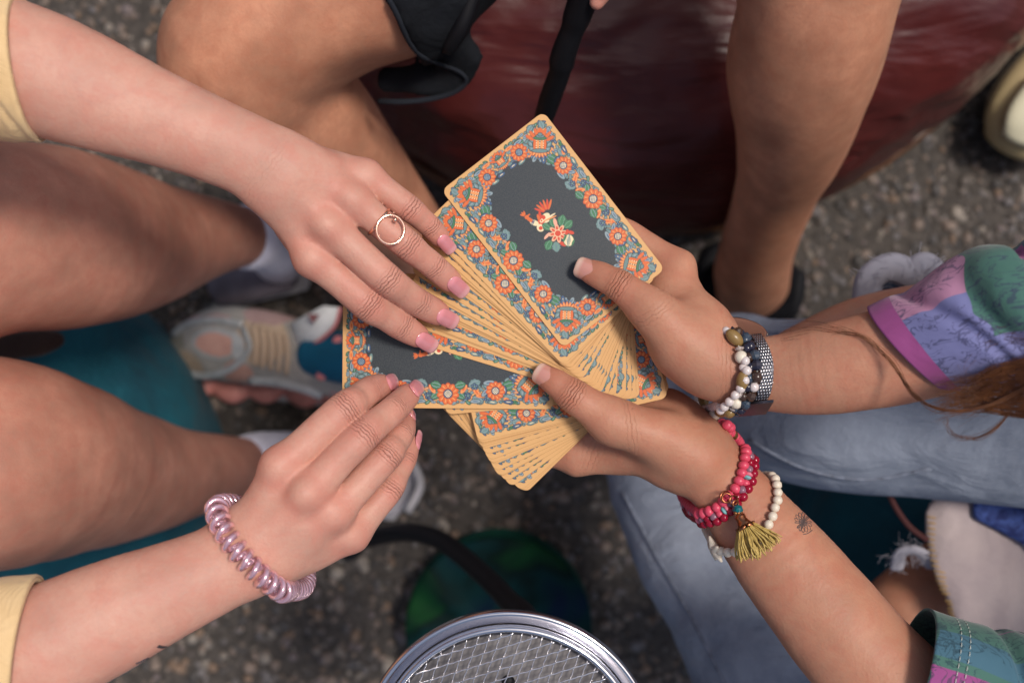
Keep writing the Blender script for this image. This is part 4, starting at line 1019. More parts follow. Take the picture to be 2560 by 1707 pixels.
def seam(tree, pix, m, nm='seam'):
    p = []
    for x, y in cr(pix, 6):
        q = hit(tree, x*1.0885, y*1.0885, .0006)
        if q: p.append(q[0])
    if len(p) > 3: p = np.array(p); V, F = ringtube(p, np.stack([np.full(len(p), .0016), np.full(len(p), .0012)], 1), 6); obj(nm, V, F, m, pD)
M['seam'] = simple('denim_seam', (0.20, 0.23, 0.30), .9, var=.4, vs=200)
seam(_, [(1432, 1130), (1500, 1260), (1590, 1420), (1680, 1600)], M['seam']); seam(TJ, [(1690, 760), (1820, 770), (1950, 790)], M['seam']); seam(TJ, [(1720, 1010), (1850, 1075), (1990, 1100), (2140, 1075)], M['seam'])
jean(st2([(2180, 1020, -210, 80, .9), (2300, 1010, -200, 95, .9), (2500, 1010, -190, 110, .9)]), M['jeans_dark'], name='jacket', amp=.005, seed=3, label='dark blue denim gathered at the hip')
kD = limb(st2([(1960, 1500, -300, 84, 1), (2080, 1400, -280, 92, 1), (2170, 1330, -285, 88, 1), (2300, 1290, -300, 90, 1)]), .003)
kD2 = limb(st2([(1820, 800, -120, 46, 1), (1960, 745, -120, 58, 1), (2100, 720, -120, 66, 1), (2300, 700, -125, 70, 1)]), .003)
V, F = kD; obj('knee', V, F, M['skin_brown'], pD, label='bare knee showing beside the frayed cloth')
V, F = kD2; obj('elbow', V, F, M['skin_tan'], pD, label='bare skin showing behind the watch arm')
def fray(path, wd, n, ln, name='frayed_hem', seed=1, parent=None, label=None):
    r = np.random.default_rng(seed); p = cr(path, 10); parts = [ringtube(p, np.stack([np.full(len(p), wd), np.full(len(p), wd*.5)], 1), 8)]
    for i in range(n):
        a = p[r.integers(len(p))]+r.normal(size=3)*wd*.5; d = r.normal(size=3)*ln*.55; parts.append(ringtube([a, a+d*.5+r.normal(size=3)*ln*.2, a+d], .00022, 4))
    V, F = join(parts); return obj(name, V, F, M['fray'], parent, label=label)
fray([Q(2060, 1305, -235), Q(2068, 1270, -225), Q(2095, 1262, -220), Q(2125, 1275, -222), Q(2140, 1300, -230)], .006, 120, .010, parent=pD)
fray([Q(1990, 690, -150), Q(2000, 640, -145), Q(2045, 614, -142), Q(2095, 630, -142), Q(2120, 612, -140), Q(2150, 640, -140)], .011, 140, .010, parent=pD, seed=3)
V, F = limb(st2([(2030, 680, -175, 50, .7), (2090, 670, -170, 48, .7), (2200, 680, -160, 60, .7)]), .003, nzamp=.003); obj('pocket', V, F, M['jeans_dark'], pD)
# sleeves
def print_mat(name, pieces, line_col, band=None):
    """patchwork print: colour patches over the sleeve (cs = metres from the cuff, ct = turn), with ink drawings"""
    m, t, b = mat(name); cs = att(t, 'cs'); ct = att(t, 'ct'); c = None
    comb = N(t, 'ShaderNodeCombineXYZ'); t.links.new(mth(t, 'MULTIPLY', cs, 1.0), comb.inputs[0]); t.links.new(mth(t, 'MULTIPLY', ct, .30), comb.inputs[1])
    wn = N(t, 'ShaderNodeTexNoise'); wn.inputs['Scale'].default_value = 18; t.links.new(comb.outputs[0], wn.inputs['Vector']); wob = mth(t, 'MULTIPLY', mth(t, 'SUBTRACT', wn.outputs[0], .5), .03)
    base = pieces[0][4]; c = base
    for (s0, s1, t0, t1, col) in pieces[1:]:
        s_ = mth(t, 'ADD', cs, wob); k = mth(t, 'MULTIPLY', mth(t, 'MULTIPLY', mth(t, 'GREATER_THAN', s_, s0), mth(t, 'LESS_THAN', s_, s1)), mth(t, 'MULTIPLY', mth(t, 'GREATER_THAN', mth(t, 'ADD', ct, mth(t, 'MULTIPLY', wob, 1.5)), t0), mth(t, 'LESS_THAN', mth(t, 'ADD', ct, mth(t, 'MULTIPLY', wob, 1.5)), t1)))
        c = mixc(t, k, c, col)
    # ink drawings: contour lines of noise
    for sc, th_, st_ in ((75, .5, 1), (120, .48, 2)):
        n_ = N(t, 'ShaderNodeTexNoise'); n_.inputs['Scale'].default_value = sc; n_.inputs['Detail'].default_value = 2.5; n_.inputs['Distortion'].default_value = 1.2; t.links.new(comb.outputs[0], n_.inputs['Vector'])
        ln = mth(t, 'LESS_THAN', mth(t, 'ABSOLUTE', mth(t, 'SUBTRACT', n_.outputs[0], th_)), .020)
        g = N(t, 'ShaderNodeTexNoise'); g.inputs['Scale'].default_value = 22+7*st_; t.links.new(comb.outputs[0], g.inputs['Vector'])
        k = mth(t, 'MULTIPLY', ln, mth(t, 'GREATER_THAN', g.outputs[0], .46)); c = mixc(t, mth(t, 'MULTIPLY', k, .6), c, line_col)
    if band: c = mixc(t, mth(t, 'LESS_THAN', cs, band[0]), c, band[1])
    for b0, b1, t0, t1, col in (band[2] if band and len(band) > 2 else []):
        k = mth(t, 'MULTIPLY', mth(t, 'MULTIPLY', mth(t, 'GREATER_THAN', cs, b0), mth(t, 'LESS_THAN', cs, b1)), mth(t, 'MULTIPLY', mth(t, 'GREATER_THAN', ct, t0), mth(t, 'LESS_THAN', ct, t1))); c = mixc(t, k, c, col)
    if isinstance(c, tuple): b.inputs['Base Color'].default_value = (*c, 1)
    else: t.links.new(c, b.inputs['Base Color'])
    b.inputs['Roughness'].default_value = .8; b.inputs['Sheen Weight'].default_value = .2
    bump(t, b, noise_tex(t, 50, 3, .5, 1.0), .35, .003); return m
BLUP = (0.17, 0.18, 0.38); PNK = (0.42, 0.20, 0.32); GRNP = (0.055, 0.155, 0.125); MAG = (0.30, 0.06, 0.22); TEAP = (0.03, 0.15, 0.19)
mp1 = print_mat('patchwork_print', [(0, 1, 0, 1, BLUP), (0, .040, -.1, .15, PNK), (0, .040, .84, 1.1, PNK), (.040, .16, -1, .27, GRNP), (.040, .16, .80, 2, GRNP), (.058, .075, -.1, .1, MAG), (.070, .3, -1, 2, TEAP)], (0.03, 0.03, 0.09), (.0105, MAG))
mp2 = print_mat('patchwork_print_green', [(0, 1, 0, 1, GRNP), (0, .13, .09, .155, (0.05, 0.14, 0.20)), (0, .13, .175, .52, MAG), (.1, .3, -1, 2, TEAP)], (0.01, 0.04, 0.06))
sD1 = st([(2266, 868, 50, 131, .98), (2330, 845, 56, 142, .95), (2420, 815, 64, 166, .92), (2520, 790, 72, 190, .92), (2640, 765, 80, 200, .9)])
sD1 = np.vstack([sD1, [[.36, .04, .78, .056, .052, 0], [.46, .06, .86, .06, .06, 0], [.56, .07, .91, .06, .06, 0]]])
V, F, s_, th, rows = sleeve(sD1, .0014, 110, 12, -.010, .0045, 8, 22, creases=((.034, .0035, 1.5, .0040), (.058, .005, 2.3, .006), (.080, .006, 1.2, .007)))
oS1 = cloth_obj('sleeve', V, F, s_, th, mp1, pD)
sD2 = st([(2268, 1765, 28, 186, .9), (2330, 1840, 32, 192, .9), (2420, 1960, 40, 200, .9)])
sD2 = st([(2266, 1700, 30, 192, .92), (2370, 1735, 34, 200, .92), (2490, 1790, 38, 212, .92), (2650, 1860, 46, 220, .9)])
sD2 = np.vstack([sD2, [[.40, -.28, .76, .058, .055, 0], [.5, -.26, .85, .06, .06, 0], [.58, -.2, .91, .06, .06, 0]]])
V, F, s_, th, rows2 = sleeve(sD2, .0014, 110, 12, .002, .0045, 8, 31, creases=((.050, .004, 1.2, .005), (.075, .006, 2.0, .006)))
ct = np.array(th)
oS2 = cloth_obj('sleeve', V, F, s_, th, mp2, pD)
for off_ in (7, 9):
    r_ = rows2[off_]; k_ = np.argsort(np.argsort(np.arange(len(r_)))); stitches(np.vstack([r_, r_[:1]]), np.array([0, 0, .0006]), M['thread'], pD, .0026, .0014, .00022)
V, F = torso(pD, 'shirt', None, (.70, -.08), .12, .19, .34, .98, (0, .19), 5); V2, c = local(V); me = mesh_data('shirt', V2, F); fattr(me, 'cs', .1+.1*np.abs(V[:, 2])); fattr(me, 'ct', V[:, 1]*2); link('shirt', me, mp2, pD, c)
# pale cloth with blanket stitches, and the blue cloth on it
def drape(name, outline, h, m, label, cat, amp=.006, seed=2, th=.006, parent=None):
    """soft cloth lying over an outline traced in plan, with folds and thickness"""
    o = np.array([Q(x, y, h) for x, y in outline]); lo = o.min(0)-.02; hi = o.max(0)+.02; hstep = .003
    nx_, ny_ = int((hi[0]-lo[0])/hstep), int((hi[1]-lo[1])/hstep); F_ = Field([lo[0], lo[1], o[0][2]-.05], [hi[0], hi[1], o[0][2]+.05], hstep)
    X, Y, Z = F_.coords(np.zeros(3, int), F_.n); n = len(o); XX, YY = np.broadcast_to(X, (F_.n[0], F_.n[1], 1))[..., 0], np.broadcast_to(Y, (F_.n[0], F_.n[1], 1))[..., 0]
    d = np.full(XX.shape, 9.0); ins = np.zeros(XX.shape, bool)
    for i in range(n):
        a, b_ = o[i], o[(i+1) % n]; ex, ey = b_[0]-a[0], b_[1]-a[1]; wx, wy = XX-a[0], YY-a[1]; t_ = np.clip((wx*ex+wy*ey)/(ex*ex+ey*ey), 0, 1)
        d = np.minimum(d, np.hypot(wx-ex*t_, wy-ey*t_)); c_ = ((a[1] > YY) != (b_[1] > YY)) & (XX < (b_[0]-a[0])*(YY-a[1])/(b_[1]-a[1]+1e-12)+a[0]); ins ^= c_
    sd = np.where(ins, -d, d); pts = np.stack([XX, YY, np.zeros_like(XX)], -1).reshape(-1, 3)
    hh = (nz(pts*np.array([1.6, .7, 1]), 9, seed, 3)*amp).reshape(XX.shape)+o[0][2]
    F_.d = np.maximum(np.abs(Z-hh[..., None])-th/2, sd[..., None]).astype(np.float32); V, Q_ = F_.mesh(2)
    ob = obj(name, V, Q_, m, parent); tag(ob, label, cat); return ob, bvh(V, Q_)
M['blanket'] = fabric('blanket_wool', (0.36, 0.29, 0.30), (0.52, 0.43, 0.42), big=14, folds=.5)
m_, t, b = mat('blue_print'); t.links.new(ramp(t, noise_tex(t, 60, 5, .6, 1.5), [(0.4, (0.01, 0.02, 0.11)), (0.6, (0.05, 0.09, 0.30))]), b.inputs['Base Color']); b.inputs['Roughness'].default_value = .85; M['blue_print'] = m_
bl, TB = drape('blanket', [(2128, 1180), (2150, 1130), (2230, 1110), (2480, 1100), (2520, 1480), (2200, 1480), (2178, 1390), (2150, 1330), (2132, 1260)], -215, M['blanket'], 'pale grey pink blanket with stitched edge beside the green sleeve', 'blanket', amp=.008)
ep = []
for x, y in cr([(2134, 1185), (2138, 1260), (2156, 1330), (2180, 1385), (2192, 1440)], 6):
    q = hit(TB, x*1.0885, y*1.0885, .001); ep.append(q[0] if q else Q(x, y, -212))
parts = []
for i in range(0, len(ep)):
    a = ep[i]; parts.append(ringtube([a+np.array([-.002, 0, .001]), a+np.array([.004, -.001, .0015]), a+np.array([.008, -.002, .001])], .0007, 5))
V, F = join(parts); obj('edge_stitches', V, F, M['thread_y'], bl, kind='stuff')
drape('scarf', [(2235, 1120), (2260, 1075), (2480, 1060), (2500, 1330), (2400, 1290), (2330, 1240), (2235, 1190)], -203, M['blue_print'], 'dark blue printed scarf lying on the pale blanket', 'scarf', amp=.006, seed=5)
V, F = ringtube(cr([Q(2040, 1130, -205), Q(2060, 1170, -205), Q(2090, 1210, -208), Q(2130, 1240, -205)], 6), .0025, 8); tag(obj('cord', V, F, simple('red_cord', (0.06, 0.012, 0.012), .8)), 'thin dark red cord lying across the teal pouf beside the blanket', 'cord')
# brown cloth between the knees at left
V, F = limb(st2([(-120, 800, -330, 50, .6), (20, 790, -330, 34, .6), (90, 782, -335, 30, .6), (135, 775, -340, 20, .6)]), .003, nzamp=.008); tag(obj('scarf', V, F, fabric('brown_cloth', (0.035, 0.014, 0.010), (0.09, 0.045, 0.030), big=20)), 'crumpled brown scarf between the two bare knees at left', 'scarf')

# ---- hair of person D
def hair():
    r = np.random.default_rng(5); parts = []
    def strand(pts, rad=.00022, jit=.002):
        p = cr(np.array(pts)+r.normal(size=(len(pts), 3))*jit*np.linspace(.3, 1, len(pts))[:, None], 7); parts.append(ringtube(p, np.linspace(rad, rad*.15, len(p)), 4, cap=False))
    def Pq(x, y, h): return Q(x, y, h)
    for i in range(300):
        y0 = r.uniform(820, 960); k = (y0-820)/140; xe = r.uniform(2140, 2230); ye = 885+60*k+r.uniform(-18, 18)
        strand([Pq(2480, y0-40+30*k, 120), Pq(2352, y0, 105), Pq(2270, 850+95*k+r.uniform(-8, 8), 95), Pq(xe+40, ye-4, 90), Pq(xe-10, ye+r.uniform(-6, 16), 86)], jit=.0013)
    for i in range(15):
        strand([Pq(2420, 830+i*.8, 112), Pq(2330, 905, 104), Pq(2230, 940, 98), Pq(2150, 938, 92), Pq(2095, 900, 84), Pq(2050, 835, 74), Pq(1990, 780, 64), Pq(1940, 756+i*.8, 56), Pq(1870, 735+i*3, 46), Pq(1800, 730+i*4, 40)], .0002, .0011)
    for i in range(12):
        strand([Pq(2420, 800+i, 112), Pq(2352, 880, 104), Pq(2310, 960, 100), Pq(2260, 1000, 96), Pq(2205, 1005, 92), Pq(2180, 985, 88), Pq(2175, 960, 86)], .0002, .0011)
    for i in range(8):
        strand([Pq(2420, 780+6*i, 112), Pq(2330, 760+4*i, 100), Pq(2260, 775+4*i, 92), Pq(2220, 810+5*i, 86), Pq(2225, 860, 84)], .00016, .002)
    V, F = join(parts); m, t, b = mat('brown_hair')
    t.links.new(ramp(t, noise_tex(t, 60, 3), [(0.3, (0.055, 0.018, 0.007)), (0.7, (0.20, 0.075, 0.025))]), b.inputs['Base Color']); b.inputs['Roughness'].default_value = .35
    obj('hair', V, F, m, pD)
hair()

# ---- the patterned sneaker of person D
def sneaker():
    up = st2([(432, 800, -590, 62, .62), (500, 790, -568, 84, .62), (570, 795, -548, 88, .66), (640, 806, -530, 84, .72), (710, 826, -520, 76, .8), (780, 842, -520, 72, .85), (850, 850, -525, 72, .85)])
    lo, hi = extent(up); F = Field(lo, hi, .002); F.union(F.tube(F.blank(), up, 6, margin=.02)); F.noise(.0008, 14, 3); V, Q_ = F.mesh(2)
    px = V[:, 0]/(CAM_Z-V[:, 2])*2560+1280; py = 853.5-V[:, 1]/(CAM_Z-V[:, 2])*2560; x, y = px/1.0885, py/1.0885
    GR = np.array((0.36, 0.34, 0.315)); PK = np.array((0.74, 0.38, 0.30)); TN = np.array((0.56, 0.41, 0.29)); LG = np.array((0.52, 0.54, 0.55)); MV = np.array((0.45, 0.28, 0.27)); OL = np.array((0.26, 0.24, 0.19))
    c = np.tile(GR, (len(V), 1)); warp = 6*nz(V, 18, 4, 2); xx, yy = x+warp, y+warp
    def ell(cx, cy, a, b_, an): ca_, sa_ = math.cos(an), math.sin(an); return ((xx-cx)*ca_+(yy-cy)*sa_)**2/a**2+((yy-cy)*ca_-(xx-cx)*sa_)**2/b_**2 < 1
    c[(xx < 420)] = OL; c[ell(500, 788, 62, 36, .1)] = LG*.9; c[ell(498, 790, 52, 27, .15)] = PK; c[ell(600, 780, 62, 60, .2)] = TN; c[ell(548, 800, 16, 40, -.3)] = LG; c[ell(545, 855, 34, 22, 0)] = PK*.8
    c[ell(440, 830, 34, 14, .8)] = TN*.8; c[ell(620, 725, 60, 20, 0)] = MV; c[ell(640, 862, 48, 18, .4)] = GR*1.2; c[ell(470, 735, 60, 12, -.1)] = MV*1.1
    V2, cc = local(V); root = empty('sneaker', tuple(Q(600, 810, -645)), label='pink, beige and grey patterned sneaker lying under the fingers, toe to the left', cat='shoe')
    me = mesh_data('upper', V2, Q_); cattr(me, 'tint', c)
    m, t, b = mat('sneaker_upper'); t.links.new(mixc(t, .22, att(t, 'tint', True), ramp(t, noise_tex(t, 60, 5, .65), [(0.35, (0.06, 0.07, 0.05)), (0.65, (0.5, 0.42, 0.36))])), b.inputs['Base Color']); b.inputs['Roughness'].default_value = .75
    bump(t, b, noise_tex(t, 220, 3), .4, .002); link('upper', me, m, root, cc)
    V, F = limb(st2([(430, 812, -628, 70, .24), (520, 812, -628, 98, .2), (640, 830, -628, 92, .2), (800, 856, -628, 84, .2)]), .002, nzamp=.0006); obj('sole', V, F, M['shoe_white'], root)
    for (x_, y_, a) in ((462, 892, 40), (535, 905, 46), (610, 905, 46), (700, 915, 44), (770, 920, 40)):
        V, F = limb(st2([(x_-a*.6, y_-14, -624, 22, .9), (x_, y_-4, -622, 26, .9), (x_+a*.6, y_-14, -624, 22, .9)]), .0015); obj('cushion', V, F, M['pink_foam'], root)
    TU = bvh(V2+np.array(cc), Q_)
    # overlays, laces, collar
    def strip(pts, w_, mm, nm, lift=.002, flat=.4):
        p = []
        for x_, y_ in cr(pts, 5):
            q = hit(TU, x_*1.0885, y_*1.0885, lift); p.append(q[0] if q else (p[-1] if p else Q(x_, y_, -560)))
        p = np.array(p); V, F = ringtube(p, np.stack([np.full(len(p), w_), np.full(len(p), w_*flat)], 1), 8); return obj(nm, V, F, mm, root)
    lg = simple('sneaker_overlay', (0.44, 0.45, 0.45), .5, var=.2, vs=60); cor = simple('coral_trim', (0.70, 0.22, 0.22), .6); tn = simple('lace_tan', (0.52, 0.38, 0.27), .85)
    strip([(400, 770), (440, 745), (500, 738), (560, 748)], .0045, lg, 'overlay'); strip([(420, 850), (480, 860), (540, 840), (575, 800), (560, 755)], .0045, lg, 'overlay'); strip([(575, 870), (640, 875), (700, 890), (740, 905)], .005, lg, 'overlay')
    for i in range(5): strip([(585+i*18, 748+i*6), (592+i*18, 790+i*5), (588+i*18, 838+i*5)], .0028, tn, 'lace', .003, .6)
    V, F = limb(st2([(690, 850, -500, 9, .8), (720, 872, -500, 9, .8), (760, 893, -505, 9, .8), (800, 905, -510, 9, .8)]), .0012); obj('collar', V, F, cor, root)
    # raised tongue with its little triangular opening
    tp = [Q(668, 742, -498), Q(742, 702, -470), Q(782, 706, -462), Q(766, 748, -466), Q(728, 784, -478), Q(682, 800, -496)]
    c0 = np.mean(tp, 0)+np.array([0, 0, .004]); n = len(tp); V = list(tp)+[c0]; V = np.array(V+[v-np.array([0, 0, .004]) for v in V]); F = [(i, (i+1) % n, n) for i in range(n)]+[((i+1) % n+n+1, i+n+1, 2*n+1) for i in range(n)]+[((i+1) % n, i, i+n+1, (i+1) % n+n+1) for i in range(n)]
    tg = obj('tongue', V, F, simple('tongue_white', (0.78, 0.80, 0.80), .7, var=.1), root)
    tri = [Q(708, 722, -466), Q(734, 722, -462), Q(720, 742, -466)]; V = np.array(tri+[v-np.array([0, 0, .006]) for v in tri])+np.array([0, 0, .0035]); obj('tab', V, [(0, 2, 1), (3, 4, 5), (0, 1, 4, 3), (1, 2, 5, 4), (2, 0, 3, 5)], simple('tab_mauve', (0.25, 0.10, 0.10), .6), tg, smooth=False)
    strip2 = ringtube(cr([Q(782, 706, -462), Q(768, 750, -466), Q(728, 786, -478), Q(684, 803, -496)], 5), .0018, 6); obj('piping', *strip2, cor, tg)
    V, F = limb(st2([(725, 815, -500, 50, .9), (790, 820, -490, 62, .9), (880, 826, -500, 60, .9), (1000, 834, -505, 56, .9)]), .003, nzamp=.001)
    so = obj('sock', V, F, simple('teal_sock', (0.0, 0.10, 0.19), .9, var=.2, vs=30), pD, label='teal sock with coral dots')
    TSk = bvh(V, F)
    for (x_, y_) in ((776, 782), (738, 862), (880, 800)):
        q = hit(TSk, x_*1.0885, y_*1.0885, 0)
        if q is not None:
            Vd, Fd = sphere(q[0], .0055, 14, 6, (1, 1, .25)); obj('dot', Vd, Fd, cor, so)
sneaker()

# ---- pale clog at the top right
def clog():
    root = empty('clog', tuple(Q(2380, 300, -645)), label='pale yellow clog on the pebbly ground at the upper right edge', cat='shoe')
    V, F = limb(st2([(2345, 325, -600, 88, .45), (2378, 270, -590, 112, .5), (2440, 200, -580, 118, .6), (2540, 90, -580, 100, .6)]), .0025); obj('upper', V, F, simple('yellow_foam', (0.66, 0.52, 0.28), .55, var=.15, vs=20), root)
    V, F = limb(st2([(2345, 330, -628, 102, .18), (2385, 268, -628, 126, .16), (2450, 195, -628, 128, .16), (2540, 90, -628, 110, .16)]), .0025); obj('sole', V, F, simple('cream_foam', (0.70, 0.62, 0.42), .6), root)
    V, F = limb(st2([(2352, 318, -572, 52, .35), (2378, 275, -560, 68, .35), (2430, 215, -548, 74, .35)]), .0025); obj('toe_panel', V, F, simple('cream_panel', (0.84, 0.80, 0.58), .5), root)
clog()

# ---- green bag on the ground and the gooseneck stand with its mesh tray
def green_bag():
    c = Q(1145, 1452, -580); root = empty('drum_bag', (c[0], c[1], 0), label='round dark green shimmering cloth bag on the ground beyond the mesh tray', cat='bag')
    n, mm = 40, 200; V = []
    for i in range(n+1):
        t = i/n
        for j in range(mm):
            p = 2*math.pi*j/mm; r = .108*min(1, t/.6)**.9 if t < .6 else .108+.002*math.sin((t-.6)/.4*math.pi)
            z = .062 if t < .6 else .062*(1-(t-.6)/.4)
            q = min(1, t/.6); z += .0045*q*(1-.3*q)*math.sin(p*8+2*math.sin(p*2)+3*q)*(1 if t < .6 else max(0, 1-(t-.6)/.2)) + .0012*math.sin(p*11+q*6)*q
            V.append((c[0]+r*math.cos(p), c[1]+r*math.sin(p), max(z, .001)))
    F = [(i*mm+j, (i+1)*mm+j, (i+1)*mm+(j+1) % mm, i*mm+(j+1) % mm) for i in range(n) for j in range(mm)]
    m, t, b = mat('green_satin'); t.links.new(ramp(t, noise_tex(t, 9, 3, .5, .6), [(0.36, (0.001, 0.008, 0.030)), (0.46, (0.0, 0.022, 0.024)), (0.54, (0.0, 0.008, 0.007)), (0.68, (0.004, 0.050, 0.012))]), b.inputs['Base Color'])
    b.inputs['Roughness'].default_value = .75; b.inputs['Specular IOR Level'].default_value = .15; b.inputs['Sheen Weight'].default_value = .08; b.inputs['Sheen Tint'].default_value = (.1, .9, .6, 1)
    obj('cover', V, F, m, root)
green_bag()
M['wire_steel'] = simple('wire_steel', (0.86, 0.84, 0.85), .22, 1.0)
def tray():
    D = .612; hh = -12.0; C = P(1271, 1903, hh); Rr = 378/2560*D
    root = empty('mesh_tray', (C[0], C[1], C[2]-.03), label='round chrome rimmed wire mesh tray at the bottom edge, nearest the camera', cat='tray')
    th = np.linspace(0, 2*math.pi, 220, endpoint=False)
    def prof(pr_, name, m):
        V = []; k = len(pr_)
        for (r, z) in pr_:
            for a in th: V.append((C[0]+r*math.cos(a), C[1]+r*math.sin(a), C[2]+z))
        n = len(th); F = [(i*n+j, ((i+1) % k)*n+j, ((i+1) % k)*n+(j+1) % n, i*n+(j+1) % n) for i in range(k) for j in range(n)]
        F = [f[::-1] for f in F]
        return obj(name, V, F, m, root)
    prof([(Rr, 0), (Rr-.0007, .0016), (Rr-.002, .002), (Rr-.0032, .0013), (Rr-.0042, -.0012), (Rr-.0080, -.0024), (Rr-.0086, -.004), (Rr-.004, -.006), (Rr, -.004)], 'outer_rim', M['steel'])
    prof([(Rr-.0088, -.0018), (Rr-.0096, .0012), (Rr-.0112, .0022), (Rr-.0128, .0012), (Rr-.0135, -.0018), (Rr-.0150, -.0026), (Rr-.0152, -.0045), (Rr-.0088, -.0045)], 'inner_rim', M['steel'])
    # woven diamond mesh: two crossing families of gently waved wires
    Ri = Rr-.0140
    for ang, pitch, z in ((17, .0060, -.0010), (70, .0060, -.0018)):
        a = math.radians(ang); d = np.array([math.cos(a), math.sin(a)]); nn = np.array([-d[1], d[0]])
        for k in range(-13, 14):
            c_ = k*pitch
            if abs(c_) > Ri*.985: continue
            hl = math.sqrt(Ri*Ri-c_*c_); ss = np.linspace(-hl, hl, max(8, int(hl/.0007)))
            wv_ = .00018*np.sin(ss/.0075*2*math.pi+k)
            q = np.stack([d[0]*ss+nn[0]*(c_+wv_), d[1]*ss+nn[1]*(c_+wv_), z+0*ss], 1)+C
            V, F = ringtube(q, np.stack([np.full(len(q), .00042), np.full(len(q), .0007)], 1), 6); obj('mesh_wire', V, F, M['wire_steel'], root)
    # plate seen through the mesh, with its middle hub
    m, t, b = mat('plate_steel'); t.links.new(ramp(t, noise_tex(t, 25, 6, .7), [(0.3, (0.13, 0.12, 0.12)), (0.7, (0.30, 0.285, 0.28))]), b.inputs['Base Color']); b.inputs['Metallic'].default_value = .85; b.inputs['Roughness'].default_value = .42
    bump(t, b, noise_tex(t, 400, 3, sc=(1, .1, 1)), .3, .0005)
    Vp = [(C[0]+(Rr-.009)*math.cos(a), C[1]+(Rr-.009)*math.sin(a), C[2]+z) for z in (-.0095, -.0115) for a in th]; n = len(th)
    obj('plate', Vp, [tuple(range(n)), tuple(range(2*n-1, n-1, -1))]+[(j, n+j, n+(j+1) % n, (j+1) % n) for j in range(n)], m, root, smooth=False)
    V, F = sphere(C+np.array([0, .045, -.008]), .004, 16, 8, (1, 1, .5)); obj('screw', V, F, M['black_rubber'], root)
    # gooseneck stand
    path = cr([(C[0], C[1], C[2]-.012), (C[0]-.002, C[1]+.01, C[2]-.05), Q(1215, 1440, -150), Q(1165, 1375, -230), Q(1095, 1305, -310), Q(1010, 1240, -390), Q(930, 1222, -450), Q(850, 1235, -520), Q(810, 1250, -600), Q(800, 1250, -640)], 8)
    V, F = ringtube(path, np.interp(np.linspace(0, 1, len(path)), [0, .3, 1], [.0075, .0085, .0105]), 18); obj('stem', V, F, M['black_rubber'], root)
    V, F = sphere(Q(800, 1250, -642), .020, 24, 8, (1, 1, .3)); obj('foot', V, F, M['black_rubber'], root)
tray()

# ------------------------------------------------------------ jewellery
def surf_path(tree, pix, off, n=10, fb=0):
    """trace a line of pixels on the skin; returns points, normals"""
    pts = []; nr = []
    for x, y in cr(pix, n):
        q = hit(tree, x, y, off)
        if q is None:
            if pts:
                h_ = (CARD_D-(CAM_Z-pts[-1][2]))*1000-2.2; pts.append(P(x, y, h_)); nr.append(nr[-1])
        else: pts.append(q[0]); nr.append(q[1])
    return np.array(pts), np.array(nr)
def close_under(pts, depth):
    a, b = pts[-1], pts[0]; mid = (a+b)/2; out = []
    for t in np.linspace(0, math.pi, 26)[1:-1]: out.append(mid+(a-mid)*math.cos(t)-np.array([0, 0, depth])*math.sin(t))
    return np.vstack([pts, out])
def resample(p, closed=True):
    if closed: p = np.vstack([p, p[:1]])
    L = np.concatenate([[0], np.cumsum(np.linalg.norm(np.diff(p, axis=0), axis=1))]); return p, L
def at_len(p, L, s): return np.array([np.interp(s % L[-1], L, p[:, i]) for i in range(3)])
BEADS = {}
def bead_data(key, m, kind='round'):
    k = (key, kind)
    if k in BEADS: return BEADS[k]
    pr = []
    prof = {'round': (1, 1), 'disc': (.42, 1), 'oval': (1.45, .95), 'barrel': (.8, 1), 'facet': (1, 1)}[kind]
    a, b_ = (12, 8) if kind != 'facet' else (7, 5); V = []; F = []; hole = .28
    for i in range(b_+1):
        t = hole+(math.pi-2*hole)*i/b_
        x = -math.cos(t)*prof[0]; r = math.sin(t)**(.7 if kind in ('disc', 'barrel') else 1)*prof[1]
        for j in range(a): p = 2*math.pi*j/a; V.append((x, r*math.cos(p), r*math.sin(p)))
    for i in range(b_):
        for j in range(a): F.append((i*a+j, i*a+(j+1) % a, (i+1)*a+(j+1) % a, (i+1)*a+j))
    F.append(tuple(range(a-1, -1, -1))); F.append(tuple(b_*a+j for j in range(a)))
    me = mesh_data('bead', V, F, smooth=(kind != 'facet')); me.materials.append(m); BEADS[k] = me; return me
def bracelet(name, pts, seq, mats, label, parent_label=None, cat='bracelet', start=0.0, closed=True, jit=0.0, seed=1):
    """seq(i) -> (key, kind, radius); beads threaded one after another along the loop"""
    p, L = resample(pts, closed); r = random.Random(seed)
    root = empty(name, tuple(p.mean(0)), label=label, cat=cat)
    V, F = ringtube(pts, .0004, 6, closed=closed); obj('thread', V, F, M['thread'], root)
    s = start; i = 0; end = start+L[-1]-.0005
    while True:
        key, kind, rad = seq(i); lenf = {'round': 1, 'disc': .42, 'oval': 1.45, 'barrel': .8, 'facet': 1}[kind]; hl = rad*lenf*.97
        if s+2*hl > end: break
        c = at_len(p, L, s+hl); d = unit(at_len(p, L, s+hl+.0006)-at_len(p, L, s+hl-.0006))
        c = c+np.array([r.uniform(-jit, jit) for _ in range(3)])
        o = bpy.data.objects.new('bead', bead_data(key, mats[key], kind)); COL.objects.link(o)
        q = Vector(d).to_track_quat('X', 'Z'); o.rotation_mode = 'QUATERNION'; o.rotation_quaternion = q; o.location = c; o.scale = (rad, rad*r.uniform(.95, 1.05), rad)
        o.parent = root; o.matrix_parent_inverse = Matrix.Translation(-root.location)
        s += 2*hl; i += 1
    return root
